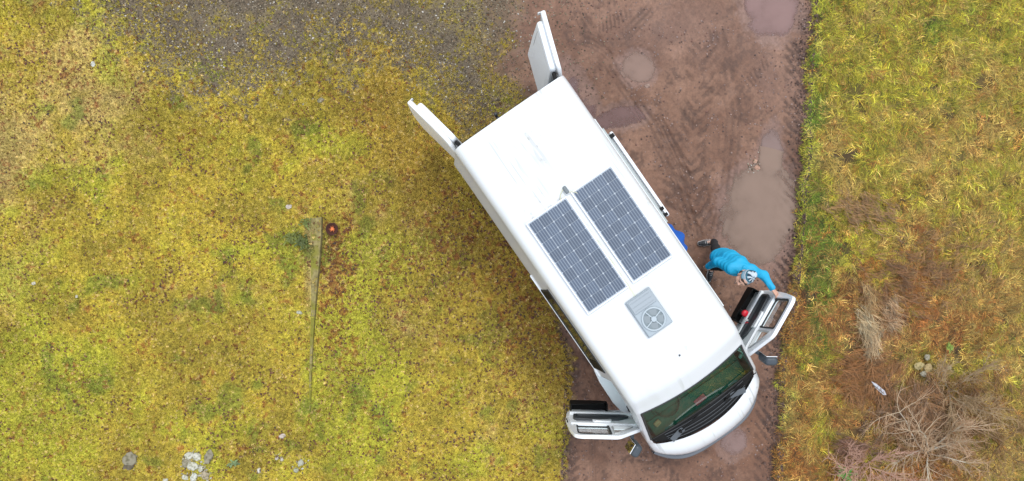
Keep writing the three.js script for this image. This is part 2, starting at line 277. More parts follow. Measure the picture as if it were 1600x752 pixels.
const trimGrey = std([0.46, 0.47, 0.47], 0.6), lining = std([0.3, 0.31, 0.31], 0.8), black = std(grey(0.008), 0.55, { specularIntensity: 0.3 }), rubber = std(grey(0.02), 0.7), darkPlastic = std([0.035, 0.04, 0.045], 0.5), chrome = std(grey(0.6), 0.3, { metalness: 0.9 });
const bumperGrey = std([0.11, 0.12, 0.135], 0.5);
const glass = new THREE.MeshPhysicalMaterial({ color: new THREE.Color(0.36, 0.76, 0.63), transmission: 1, thickness: 0, roughness: 0.02, side: THREE.DoubleSide });
const clearGlass = new THREE.MeshPhysicalMaterial({ color: new THREE.Color(0.9, 0.96, 0.93), transmission: 1, thickness: 0, roughness: 0.02, ior: 1.25, side: THREE.DoubleSide });
const privacy = std([0.03, 0.04, 0.02], 0.04, { specularIntensity: 1, ior: 2.2 });
// the body: cross sections from tail to nose
const PROF = [[0.3, 0.965], [0.45, 1.0], [0.75, 1.03], [1.18, 1.034], [1.26, 1.03], [1.92, 0.942], [2.1, 0.926], [2.3, 0.92], [2.6, 0.9]];
const TOP = [[-3.02, 2.46], [-2.94, 2.505], [-2.7, 2.52], [0.7, 2.52], [1.0, 2.495], [1.3, 2.37], [1.58, 2.14], [2.19, 1.37], [2.54, 1.23], [2.7, 1.16], [2.82, 1.07], [2.9, 0.95], [2.96, 0.8], [2.99, 0.66], [3.0, 0.52]];
const topAt = (x) => (x > 1.5 && x < 2.6 ? pl(TOP, x) : (pl(TOP, x - 0.05) + pl(TOP, x) * 2 + pl(TOP, x + 0.05)) / 4);
const TAP = [[-3.02, 1.005], [-2.6, 1], [1.2, 1], [1.6, 0.99], [2.25, 0.985], [2.6, 0.99], [3.0, 0.985]];
const B2 = [[0.8, 0], [1.1, 0.03], [1.5, 0.11], [1.7, 0.1], [2.19, 0.03], [2.54, 0.25], [3.0, 0.1]], B4 = [[2.15, 0], [2.54, 0.03], [2.8, 0.16], [3.0, 0.36]];
const ROWS = [0.3, 0.36, 0.45, 0.52, 0.6, 0.68, 0.75, 0.9, 1.05, 1.2, 1.28, 1.4, 1.5, 1.6, 1.7, 1.8, 1.92, 2.0, 2.1, 2.27], NC = 7, NA = 9;
let ST = [-3.02, -2.99, -0.66, -0.55, 0.77, 0.85, 0.95, 1.58, 1.95, 2.19, 2.215, 2.54, 2.97, 2.985, 3.0];
for (let x = -2.95; x < 2.96; x += 0.05) if (ST.every((s) => Math.abs(s - x) > 0.02)) ST.push(+x.toFixed(3));
ST.sort((a, b) => a - b);
function half(x) {
  const zt = topAt(x), t = pl(TAP, x), crown = pl([[-3, 0.03], [1.2, 0.03], [1.6, 0.035], [2.4, 0.03], [3, 0.015]], x);
  const cy = pl([[-3.02, 0.2], [1.0, 0.2], [1.58, 0.08], [2.2, 0.05], [2.45, 0.07], [2.7, 0.12], [3, 0.1]], x), cx = pl([[-3.02, 0.17], [1.0, 0.16], [1.58, 0.07], [2.2, 0.07], [2.45, 0.08], [2.7, 0.16], [3, 0.14]], x);
  const ys = zt - crown - cy, k = (ys - 0.3) / 1.97, pts = [];
  for (const r of ROWS) { const y = 0.3 + (r - 0.3) * k; pts.push([pl(PROF, y) * t, y]); }
  const w = pl(PROF, ys) * t;
  for (let i = 1; i <= NC; i++) { const a = i / NC * Math.PI / 2; pts.push([w - cx + cx * Math.cos(a), ys + cy * Math.sin(a)]); }
  for (let i = 1; i <= NA; i++) { const h = (w - cx) * (1 - i / NA); pts.push([h, zt - crown * (h / (w - cx)) ** 2]); }
  return pts;
}
const GP = ST.map((x) => { const h = half(x), all = [...h.map(([w, y]) => [w, y]), ...h.slice(0, -1).reverse().map(([w, y]) => [-w, y])]; return all.map(([w, y]) => V(x - pl(B2, x) * w * w - pl(B4, x) * w ** 4, y, w)); });
const NJ = GP[0].length, NR = ROWS.length, NI = ST.length;
const GN = GP.map((row, i) => row.map((p, j) => { const a = GP[Math.min(i + 1, NI - 1)][j].clone().sub(GP[Math.max(i - 1, 0)][j]), b = GP[i][Math.min(j + 1, NJ - 1)].clone().sub(GP[i][Math.max(j - 1, 0)]); return b.cross(a).normalize().multiplyScalar(-1); }));
{ const p = GP[60][NJ >> 1], n = GN[60][NJ >> 1]; if (n.y < 0) GN.forEach((r) => r.forEach((q) => q.multiplyScalar(-1))); }
const jHalf = (j) => (j < NR + NC + NA ? j : NJ - 1 - j);               // row counted from the sill on either side
const WHEELS = [2.0, -1.98];
function region(i, j) {                                                // what the quad between stations i, i+1 and rows j, j+1 is
  const x = (ST[i] + ST[i + 1]) / 2, right = j < NJ >> 1, q = right ? j : NJ - 2 - j, y = q < NR - 1 ? (ROWS[q] + ROWS[q + 1]) / 2 : 9;
  const across = q >= NR - 1 + NC;
  if (across && x > 1.58 && x < 2.19) return 'windscreen';
  if (across && x > 2.19 && x < 2.215) return 'seal';
  if (across && x > 2.215 && x < 2.54) return 'cowl';
  if (y > 0.45 && y < 1.92 && x > 0.95 && x < 1.95) return 'open';
  if (!right && y > 0.45 && y < 1.92 && x > -0.55 && x < 0.85) return 'open';
  if (right && y > 1.28 && y < 1.92 && x > -0.66 && x < 0.77) return 'side_window';
  const rY = GP[i][j].y; for (const w of WHEELS) if (Math.hypot(x - w, rY - 0.34) < 0.4 && q < NR) return 'open';
  return 'body';
}
function patch(test, off = 0, P = GP) {
  const pos = [], nor = [], uv = [], ids = [], map = new Map();
  const at = (i, j) => { const k = i * NJ + j; if (!map.has(k)) { map.set(k, map.size); const p = P[i][j], n = GN[i][j]; pos.push(p.x + n.x * off, p.y + n.y * off, p.z + n.z * off); nor.push(n.x, n.y, n.z); uv.push((p.x + 3.2) / 6.4, (p.z + 1.2) / 2.4); } return map.get(k); };
  for (let i = 0; i < NI - 1; i++) for (let j = 0; j < NJ - 1; j++) if (test(i, j)) { const a = at(i, j), b = at(i + 1, j), c = at(i + 1, j + 1), d = at(i, j + 1); ids.push(a, b, d, b, c, d); }
  const g = new THREE.BufferGeometry(); g.setAttribute('position', new THREE.Float32BufferAttribute(pos, 3)); g.setAttribute('normal', new THREE.Float32BufferAttribute(nor, 3)); g.setAttribute('uv', new THREE.Float32BufferAttribute(uv, 2)); g.setIndex(ids); return g;
}
const IN = GP.map((r, i) => r.map((p, j) => p.clone().addScaledVector(GN[i][j], -0.05)));
const isBody = (i, j) => region(i, j) === 'body';
{
  const shell = patch(isBody), nose = new THREE.BufferGeometry(), e = GP[NI - 1], pos = [], ids = [];
  e.forEach((p) => pos.push(p.x, p.y, p.z)); pos.push(2.97, 0.3, 0);
  for (let j = 0; j < NJ - 1; j++) ids.push(j, j + 1, NJ);
  nose.setAttribute('position', new THREE.Float32BufferAttribute(pos, 3)); nose.setIndex(ids); nose.computeVertexNormals();
  part('body', merge([shell, nose]), paint, van);
  const jp = [], q = (a, b, c, d) => { for (const p of [a, b, c, c, b, d]) jp.push(p.x, p.y, p.z); };      // jambs round the openings, and the tail frame
  for (let i = 0; i < NI - 1; i++) for (let j = 0; j < NJ - 1; j++) if (isBody(i, j) && ST[i] < 2.2) {
    if (i > 0 && !isBody(i - 1, j) || i === 0) q(GP[i][j], IN[i][j], GP[i][j + 1], IN[i][j + 1]);
    if (!isBody(i + 1, j)) q(GP[i + 1][j], IN[i + 1][j], GP[i + 1][j + 1], IN[i + 1][j + 1]);
    if (j > 0 && !isBody(i, j - 1)) q(GP[i][j], IN[i][j], GP[i + 1][j], IN[i + 1][j]);
    if (j < NJ - 2 && !isBody(i, j + 1)) q(GP[i][j + 1], IN[i][j + 1], GP[i + 1][j + 1], IN[i + 1][j + 1]);
  }
  const jg = new THREE.BufferGeometry(); jg.setAttribute('position', new THREE.Float32BufferAttribute(jp, 3)); jg.computeVertexNormals();
  part('door_jamb', jg, white, van);
  part('inner_lining', patch((i, j) => isBody(i, j) && ST[i] < 2.2, 0, IN), lining, van);
  part('windscreen', patch((i, j) => region(i, j) === 'windscreen', -0.006), glass, van);
  part('windscreen_seal', merge([patch((i, j) => region(i, j) === 'seal', 0.002), (() => { const k = ST.indexOf(1.58), pts = []; for (let j = NR - 1 + NC; j <= NJ - NR - NC; j++) pts.push(GP[k][j].clone().addScaledVector(GN[k][j], 0.001)); return new THREE.TubeGeometry(new THREE.CatmullRomCurve3(pts), 40, 0.012, 6); })(),
    ...[NR - 1 + NC, NJ - NR - NC].map((j) => { const pts = []; for (let i = ST.indexOf(1.58); i <= ST.indexOf(2.19); i++) pts.push(GP[i][j].clone()); return new THREE.TubeGeometry(new THREE.CatmullRomCurve3(pts), 24, 0.017, 6); })]), rubber, van);
  const cowl = part('wiper_cowl', patch((i, j) => region(i, j) === 'cowl', -0.025), black, van);
  const ridge = []; for (const f of [0.2, 0.45, 0.62, 0.8]) { const pts = []; const i0 = ST.indexOf(2.215), i1 = ST.indexOf(2.54); for (let j = NR + NC + 1; j <= NJ - NR - NC - 2; j++) pts.push(GP[i0][j].clone().lerp(GP[i1][j], f).add(V(0, -0.022, 0))); ridge.push(new THREE.TubeGeometry(new THREE.CatmullRomCurve3(pts), 40, 0.007, 5)); }
  parts('cowl_ridge', ridge, darkPlastic, cowl);
  for (const s of [-1, 1]) part('cowl_vent', box(0.1, 0.02, 0.26, [2.35, 1.262, s * 0.56], 0.009, [0, s * 0.22, -0.35]), std([0.06, 0.07, 0.08], 0.5), cowl);
  for (const z of [0.5, -0.35]) {
    const w = part('wiper', merge([tube([[2.32, 1.32, z], [2.29, 1.35, z - 0.14], [2.235, 1.385, z - 0.4]], 0.009), tube([[2.215, 1.385, z - 0.06], [2.228, 1.385, z - 0.4], [2.21, 1.385, z - 0.6]], 0.007), xf(new THREE.CylinderGeometry(0.022, 0.026, 0.05, 14), { p: [2.325, 1.31, z] })]), black, van);
  }
  const sw = part('side_window', patch((i, j) => region(i, j) === 'side_window', 0.004), privacy, van);
  const loop = []; { const a = ST.indexOf(-0.66), b = ST.indexOf(0.77), j0 = ROWS.indexOf(1.28), j1 = ROWS.indexOf(1.92); for (let i = a; i <= b; i++) loop.push(GP[i][j0]); for (let j = j0 + 1; j <= j1; j++) loop.push(GP[b][j]); for (let i = b - 1; i >= a; i--) loop.push(GP[i][j1]); for (let j = j1 - 1; j > j0; j--) loop.push(GP[a][j]); }
  part('window_seal', new THREE.TubeGeometry(new THREE.CatmullRomCurve3(loop, true), 160, 0.016, 6), rubber, sw);
  for (const [x0, x1] of [[0.62, 0.77], [-0.66, -0.52]]) part('black_trim', patch((i, j) => { const x = (ST[i] + ST[i + 1]) / 2; return j >= ROWS.indexOf(1.28) && j < ROWS.indexOf(1.92) && x > x0 && x < x1; }, 0.007), black, sw);
  // nose: headlights, lower bumper, number plate
  for (const s of [0, 1]) part('headlight', patch((i, j) => { const q = s ? NJ - 2 - j : j, x = (ST[i] + ST[i + 1]) / 2; return q >= NR - 5 && q < NR + 1 && x > 2.5 && x < 2.93; }, 0.006), std([0.28, 0.31, 0.34], 0.12, { clearcoat: 1 }), van);
  const bp = (z, d) => V(2.955 + d - 0.03 * z * z - 0.38 * z ** 4, 0, z);
  const bum = []; for (const [y, d, r] of [[0.34, 0.05, 0.06], [0.44, 0.085, 0.06], [0.55, 0.08, 0.055]]) { const pts = []; for (let k = -20; k <= 20; k++) { const q = bp(k / 20 * 1.0, d); pts.push(V(q.x, y, q.z)); } bum.push(new THREE.TubeGeometry(new THREE.CatmullRomCurve3(pts), 60, r, 10)); }
  part('front_bumper', merge(bum), bumperGrey, van);
  part('number_plate', box(0.014, 0.11, 0.52, [3.098, 0.46, 0], 0.004), std([0.78, 0.78, 0.72], 0.5), van);
  part('grille', patch((i, j) => { const x = (ST[i] + ST[i + 1]) / 2, q = Math.min(j, NJ - 2 - j); return q >= NR + 4 && x > 2.96; }, 0.006), black, van);
  part('aerial_base', xf(new THREE.CylinderGeometry(0.009, 0.016, 0.03, 12), { p: [1.02, topAt(1.02) + 0.01, -0.02] }), darkPlastic, van);
  // floor, bulkhead, cab
  parts('floor', ([box(5.2, 0.08, 1.86, [-0.4, 0.46, 0]), box(0.06, 0.75, 1.8, [2.24, 0.85, 0])]), std([0.05, 0.05, 0.05], 0.8), van);
  const dash = part('dashboard', merge([box(0.5, 0.3, 1.76, [2.0, 1.05, 0], 0.08), box(0.26, 0.16, 0.5, [1.82, 1.18, 0.44], 0.05), box(0.3, 0.4, 0.4, [1.8, 0.95, 0], 0.06), box(0.3, 0.02, 1.7, [2.1, 1.212, 0], 0.008)]), std([0.035, 0.085, 0.068], 0.7), van);
  part('instrument_binnacle', xf(new THREE.CylinderGeometry(0.2, 0.22, 0.07, 24, 1, true, 0, Math.PI), { p: [1.86, 1.26, 0.44], r: [0, Math.PI / 2 - 1.57, 0] }), darkPlastic, dash);
  const st = part('steering_wheel', xf(new THREE.TorusGeometry(0.19, 0.016, 8, 30), { p: [1.62, 1.18, 0.44], r: [0, Math.PI / 2, 0] }), black, van);
  part('spoke', merge([box(0.02, 0.03, 0.34, [1.63, 1.18, 0.44]), box(0.02, 0.17, 0.03, [1.63, 1.09, 0.44]), box(0.05, 0.12, 0.14, [1.64, 1.18, 0.44], 0.03)]), darkPlastic, st);
  st.rotation.set(0, 0, 0);
  const seatM = std([0.05, 0.11, 0.09], 0.9);
  for (const [z, w] of [[0.45, 0.5], [-0.42, 0.88]]) {
    const s = part('seat', merge([box(0.5, 0.16, w, [1.12, 0.82, z], 0.06), box(0.34, 0.34, w * 0.86, [1.1, 0.6, z], 0.04)]), seatM, van);
    part('backrest', box(0.16, 0.66, w, [0.86, 1.2, z], 0.06, [0, 0, 0.22]), seatM, s);
    for (const d of w > 0.6 ? [-0.21, 0.21] : [0]) part('headrest', box(0.1, 0.2, 0.28, [0.76, 1.63, z + d], 0.045, [0, 0, 0.15]), seatM, s);
  }
  const mirror = part('rear_view_mirror', box(0.03, 0.09, 0.26, [1.66, 1.84, 0], 0.012, [0, 0, 0.3]), black, van);
  for (const s of [-1, 1]) { const h = new THREE.Shape(); [[0.9, 0.86], [0.9, 1.01], [1.0, 1.05], [1.2, 1.085], [1.6, 1.095], [1.8, 1.06], [1.95, 0.98], [1.95, 0.86]].forEach(([x, z], i) => (i ? h.lineTo(x, -z * s) : h.moveTo(x, -z * s)));
    const e = new THREE.ExtrudeGeometry(h, { depth: 0.1, bevelSize: 0.02, bevelThickness: 0.02, bevelSegments: 3 }); e.rotateX(-Math.PI / 2); e.translate(0, 0.44, 0); part('cab_step', e, white, van); }
  part('belt_moulding', box(1.9, 0.05, 0.04, [0.0, 1.235, 1.032], 0.018), white, van);
  // wheels, rear step, tow bar
  const tyreG = xf(new THREE.LatheGeometry([[0.2, -0.1], [0.28, -0.115], [0.33, -0.1], [0.343, -0.06], [0.343, 0.06], [0.33, 0.1], [0.28, 0.115], [0.2, 0.1]].map(([a, b]) => new THREE.Vector2(a, b)), 40), { r: [Math.PI / 2, 0, 0] });
  const rimG = merge([xf(new THREE.CylinderGeometry(0.205, 0.205, 0.05, 32), { r: [Math.PI / 2, 0, 0] }), xf(new THREE.CylinderGeometry(0.07, 0.09, 0.16, 18), { r: [Math.PI / 2, 0, 0] })]);
  for (const x of WHEELS) for (const s of [-1, 1]) { const w = part('wheel', tyreG, rubber, van); w.position.set(x, 0.33, s * 0.87); const rim = part('rim', rimG, std(grey(0.4), 0.4, { metalness: 0.6 }), w); rim.position.z = s * 0.06; }
  part('rear_bumper', merge([box(0.12, 0.16, 1.9, [-3.05, 0.5, 0], 0.05), box(0.14, 0.03, 0.9, [-3.12, 0.46, 0], 0.01)]), bumperGrey, van);
  part('tow_bar', merge([box(0.3, 0.06, 0.06, [-3.22, 0.4, 0], 0.02), tube([[-3.34, 0.4, 0], [-3.4, 0.41, 0], [-3.42, 0.48, 0]], 0.024), xf(new THREE.SphereGeometry(0.032, 16, 12), { p: [-3.42, 0.5, 0] }), box(0.06, 0.09, 0.34, [-3.27, 0.44, 0.0], 0.02)]), darkPlastic, van);
  const lampM = std([0.32, 0.02, 0.02], 0.2);
  for (const s of [-1, 1]) part('tail_lamp', box(0.03, 0.5, 0.1, [-3.025, 1.15, s * 0.955], 0.012), lampM, van);
}
// roof: solar panels, fan vent, cable gland
{
  const ROOFY = 2.545, cellMap = floatTex(64, 64, (i, j) => { const u = i / 64, v = j / 64, stripe = ss(0.3, 0.4, Math.abs(((v * 4) % 1) - 0.5)); const n = 0.9 + 0.2 * noise(i * 0.2, j * 0.05, 601); return mix3([0.05 * n, 0.07 * n, 0.105 * n], [0.16, 0.19, 0.23], 0.85 * stripe); });
  const cellMats = [0, 1, 2].map((k) => new THREE.MeshPhysicalMaterial({ map: cellMap, color: new THREE.Color(...grey(0.9 + k * 0.09)), roughness: 0.28, clearcoat: 0.15, clearcoatRoughness: 0.1 }));
  const cellShape = new THREE.Shape(), W = 0.1545, D = 0.1465, c = 0.012;
  [[-W / 2 + c, -D / 2], [W / 2 - c, -D / 2], [W / 2, -D / 2 + c], [W / 2, D / 2 - c], [W / 2 - c, D / 2], [-W / 2 + c, D / 2], [-W / 2, D / 2 - c], [-W / 2, -D / 2 + c]].forEach(([x, y], i) => (i ? cellShape.lineTo(x, y) : cellShape.moveTo(x, y)));
  const cg = new THREE.ExtrudeGeometry(cellShape, { depth: 0.003, bevelEnabled: false }); cg.rotateX(-Math.PI / 2);
  { const p = cg.attributes.position, u = cg.attributes.uv; for (let i = 0; i < p.count; i++) u.setXY(i, p.getX(i) / W + 0.5, p.getZ(i) / D + 0.5); }
  const r = rng(5);
  for (const [px, pz, yaw] of [[-0.886, 0.357, 0], [-0.89, -0.38, 0]]) {
    const p = part('solar_panel', merge([box(1.46, 0.012, 0.63, [0, 0, 0], 0.005)]), std([0.34, 0.38, 0.42], 0.4), van);
    p.position.set(px, ROOFY + 0.002 - 0.02 * (pz / 0.9) ** 2, pz); p.rotation.y = yaw; p.rotation.x = pz * 0.05;
    for (let i = 0; i < 9; i++) for (let j = 0; j < 4; j++) { const q = part('solar_cell', cg, cellMats[Math.floor(r() * 3)], p); q.position.set((i - 4) * 0.1585, 0.0065, (j - 1.5) * 0.1515); }
    part('panel_frame', merge([box(1.485, 0.03, 0.014, [0, -0.002, 0.322], 0.003), box(1.485, 0.03, 0.014, [0, -0.002, -0.322], 0.003), box(0.014, 0.03, 0.63, [0.735, -0.002, 0], 0.003), box(0.014, 0.03, 0.63, [-0.735, -0.002, 0], 0.003)]), white, p);
  }
  const [vx, vz] = [0.293, 0], dome = std([0.36, 0.4, 0.43], 0.35), vent = part('roof_vent', merge([box(0.56, 0.05, 0.38, [0, 0.02, 0], 0.02), box(0.575, 0.012, 0.395, [0, 0.0, 0], 0.005)]), std([0.27, 0.315, 0.345], 0.45), van);
  vent.position.set(vx, 2.54, vz); vent.rotation.y = 0.0;
  part('rain_hood', merge([box(0.19, 0.03, 0.35, [-0.175, 0.05, 0], 0.012), ...[-0.06, 0, 0.06].map((d) => box(0.006, 0.008, 0.3, [-0.175 + d, 0.066, 0], 0.003))]), std([0.25, 0.285, 0.31], 0.45), vent);
  part('fan_ring', merge([xf(new THREE.TorusGeometry(0.152, 0.014, 8, 36), { r: [Math.PI / 2, 0, 0], p: [0.1, 0.052, 0] }), xf(new THREE.CylinderGeometry(0.036, 0.04, 0.03, 20), { p: [0.1, 0.056, 0] }), ...[0.3, 1.87, 3.44, 5.01].map((a) => box(0.13, 0.012, 0.016, [0.1 + 0.085 * Math.cos(a), 0.056, -0.085 * Math.sin(a)], 0.004, [0, a, 0]))]), std([0.32, 0.37, 0.4], 0.45), vent);
  part('fan_mesh', xf(new THREE.CylinderGeometry(0.148, 0.148, 0.004, 36), { p: [0.1, 0.0475, 0] }), std([0.15, 0.185, 0.2], 0.6), vent);
  for (const k of [0, 1, 2, 3]) { const a = k * 1.571 + 1.08; part('fan_blade', box(0.09, 0.004, 0.1, [0.1 + 0.09 * Math.cos(a), 0.052, -0.09 * Math.sin(a)], 0.002, [0.12, a, 0]), std([0.18, 0.21, 0.225], 0.5), vent); }
  const g = part('cable_gland', box(0.11, 0.05, 0.055, [0, 0, 0], 0.02), std([0.12, 0.14, 0.15], 0.5), van); g.position.set(-1.7, 2.56, -0.016);
  parts('cable', ([tube([[0.05, 0, -0.02], [0.1, -0.005, -0.09], [0.16, -0.012, -0.1], [0.2, -0.016, -0.04]], 0.008), tube([[-0.03, 0, 0.02], [0.02, -0.006, 0.1], [0.1, -0.012, 0.14], [0.17, -0.016, 0.13]], 0.008)]), std([0.42, 0.42, 0.3], 0.6), g);
}
// ---- doors: x from the hinge to the free edge, y up, z towards the inside of the van
const mirrorZ = (g) => { const q = plain(g.clone()); const p = q.attributes.position, n = q.attributes.normal; for (const a of [p, n]) for (let i = 0; i < a.count; i++) a.setZ(i, -a.getZ(i)); for (const a of Object.values(q.attributes)) { const s = a.itemSize; for (let i = 0; i < a.count; i += 3) for (let c = 0; c < s; c++) { const t = a.array[(i + 1) * s + c]; a.array[(i + 1) * s + c] = a.array[(i + 2) * s + c]; a.array[(i + 2) * s + c] = t; } } return q; };
const leanG = (g, f) => { const p = g.attributes.position; for (let i = 0; i < p.count; i++) p.setZ(i, p.getZ(i) + f(p.getY(i))); g.computeVertexNormals(); return g; };
function slab(outline, holes, z0, z1, bev = 0.008, smooth = 0) {
  const mk = (pts, S) => { const s = new S(); const n = pts.length; pts.forEach((p, i) => { const a = pts[(i + n - 1) % n], b = pts[(i + 1) % n], r = p[2] ?? 0.03; const da = Math.hypot(a[0] - p[0], a[1] - p[1]), db = Math.hypot(b[0] - p[0], b[1] - p[1]), ra = Math.min(r, da / 2.1), rb = Math.min(r, db / 2.1); const q0 = [p[0] + (a[0] - p[0]) / da * ra, p[1] + (a[1] - p[1]) / da * ra], q1 = [p[0] + (b[0] - p[0]) / db * rb, p[1] + (b[1] - p[1]) / db * rb]; i ? s.lineTo(...q0) : s.moveTo(...q0); s.quadraticCurveTo(p[0], p[1], ...q1); }); s.closePath(); return s; };
  const sh = mk(outline, THREE.Shape); for (const h of holes) sh.holes.push(mk(h, THREE.Path));
  const g = new THREE.ExtrudeGeometry(sh, { depth: z1 - z0 - 2 * bev, bevelEnabled: bev > 0, bevelSize: bev, bevelThickness: bev, bevelOffset: -bev, bevelSegments: 2, curveSegments: 6 }); g.translate(0, 0, z0 + bev); return g;
}
const sheet = (pts, z) => { const s = new THREE.Shape(); pts.forEach(([x, y], i) => (i ? s.lineTo(x, y) : s.moveTo(x, y))); const g = new THREE.ShapeGeometry(s); g.translate(0, 0, z); return g; };
const lean = (y) => 0.55 * (1.03 - pl(PROF, y));
const ring = (pts, grow) => { let cx = 0, cy = 0; for (const p of pts) { cx += p[0] / pts.length; cy += p[1] / pts.length; } return pts.map(([x, y, r]) => { const dx = x - cx, dy = y - cy; return [x + Math.sign(dx) * grow, y + Math.sign(dy) * grow, r]; }); };
const MAINW = [[0.5, 1.26, 0.05], [0.98, 1.26, 0.06], [1.0, 1.86, 0.12], [0.54, 1.86, 0.05]], QUARTW = [[0.12, 1.3, 0.03], [0.44, 1.3, 0.03], [0.47, 1.8, 0.03], [0.38, 1.74, 0.05]];
const OUT = [[0, 0.46, 0.05], [1.06, 0.46, 0.08], [1.12, 0.9, 0.05], [1.11, 1.5, 0.1], [1.07, 1.955, 0.13], [0.42, 1.95, 0.08], [0.0, 1.36, 0.06]];
function frontDoor(side, open, labels) {                                // side 1: van's right, -1: van's left
  const fix = (g) => (side > 0 ? plain(g) : mirrorZ(g)), L = (g) => fix(leanG(g, lean));
  const skin = part('front_door', L(merge([slab(OUT, [MAINW, QUARTW], 0, 0.055, 0.012)])), white, van);
  skin.position.set(1.975, 0, side * 1.0); skin.rotation.y = Math.PI + side * open; skin.userData.label = labels;
  part('inner_panel', L(merge([slab([[0.03, 0.5, 0.04], [1.03, 0.5, 0.05], [1.08, 0.9, 0.05], [1.07, 1.28, 0.04], [0.03, 1.28, 0.05]], [], 0.05, 0.1, 0.012), slab([[0.05, 0.74, 0.02], [1.05, 0.74, 0.03], [1.05, 0.83, 0.03], [0.05, 0.83, 0.02]], [], 0.09, 0.145, 0.012)])), std([0.7, 0.725, 0.745], 0.5), skin);
  part('door_window', L(sheet(ring(MAINW, 0.01), 0.027)), clearGlass, skin);
  part('quarter_window', L(sheet(ring(QUARTW, 0.008), 0.027)), clearGlass, skin);
  part('window_seal', L(slab(ring(MAINW, 0.02), [ring(MAINW, -0.004)], 0.02, 0.066, 0.005)), rubber, skin);
  part('quarter_seal', L(slab(ring(QUARTW, 0.008), [ring(QUARTW, -0.01)], 0.022, 0.066, 0.004)), trimGrey, skin);
  const rec = [[0.16, 0.86, 0.06], [1.0, 0.86, 0.05], [1.02, 1.14, 0.08], [0.62, 1.17, 0.04], [0.3, 1.12, 0.06], [0.12, 0.98, 0.05]];
  part('upper_pocket', L(merge([slab(rec, [], 0.09, 0.108, 0.004), slab(rec, [ring(rec, -0.045)], 0.1, 0.135, 0.008)])), darkPlastic, skin);
  part('armrest', L(slab([[0.42, 1.1, 0.04], [0.74, 1.1, 0.04], [0.72, 1.24, 0.04], [0.44, 1.24, 0.04]], [], 0.09, 0.128, 0.012)), white, skin);
  part('door_pull', L(slab([[0.72, 1.15, 0.02], [0.98, 1.15, 0.02], [0.98, 1.2, 0.02], [0.72, 1.2, 0.02]], [], 0.1, 0.118, 0.004)), bumperGrey, skin);
  part('lower_pocket', L(merge([slab([[0.44, 0.5, 0.1], [1.02, 0.5, 0.05], [1.03, 0.75, 0.08], [0.44, 0.66, 0.1]], [], 0.235, 0.25, 0.005), slab([[0.42, 0.5, 0.02], [1.03, 0.5, 0.02], [1.03, 0.53, 0.01], [0.42, 0.53, 0.01]], [], 0.08, 0.245, 0.005), slab([[0.42, 0.5, 0.01], [0.44, 0.5, 0.01], [0.44, 0.7, 0.01], [0.42, 0.7, 0.01]], [], 0.08, 0.245, 0.004), slab([[1.01, 0.5, 0.01], [1.03, 0.5, 0.01], [1.03, 0.74, 0.01], [1.01, 0.74, 0.01]], [], 0.08, 0.245, 0.004)])), black, skin);
  part('speaker_grille', fix(xf(new THREE.CylinderGeometry(0.085, 0.085, 0.012, 24), { r: [Math.PI / 2, 0, 0], p: [0.22, 0.66, 0.105] })), darkPlastic, skin);
  parts('latch', [box(0.012, 0.1, 0.035, [1.108, 1.08, 0.06], 0.004), box(0.014, 0.03, 0.03, [1.108, 0.95, 0.06], 0.004)].map(fix), black, skin);
  part('door_handle', fix(box(0.2, 0.05, 0.035, [0.95, 1.08, -0.01], 0.012)), darkPlastic, skin);
  for (const y of [0.7, 1.15]) part('hinge', fix(box(0.12, 0.07, 0.03, [-0.02, y, 0.05], 0.008)), trimGrey, skin);
  // the mirror stands out from the quarter window, glass facing the back of the van when the door is shut
  part('door_mirror', fix(merge([xf(new RoundedBoxGeometry(0.14, 0.34, 0.2, 4, 0.06), { p: [0.12, 1.44, -0.22], r: [0, -0.5, 0.1] }), box(0.06, 0.06, 0.18, [0.13, 1.3, -0.08], 0.02)])), std([0.03, 0.04, 0.05], 0.45), skin);
  part('mirror_glass', fix(box(0.012, 0.3, 0.165, [0.184, 1.45, -0.184], 0.004, [0, -0.5, 0.1])), std(grey(0.8), 0.03, { metalness: 1 }), skin);
  return skin;
}
const doorL = frontDoor(-1, 64 * Math.PI / 180, 'open cab door held by the person'), doorR = frontDoor(1, 54 * Math.PI / 180, 'open cab door beside the lawn');
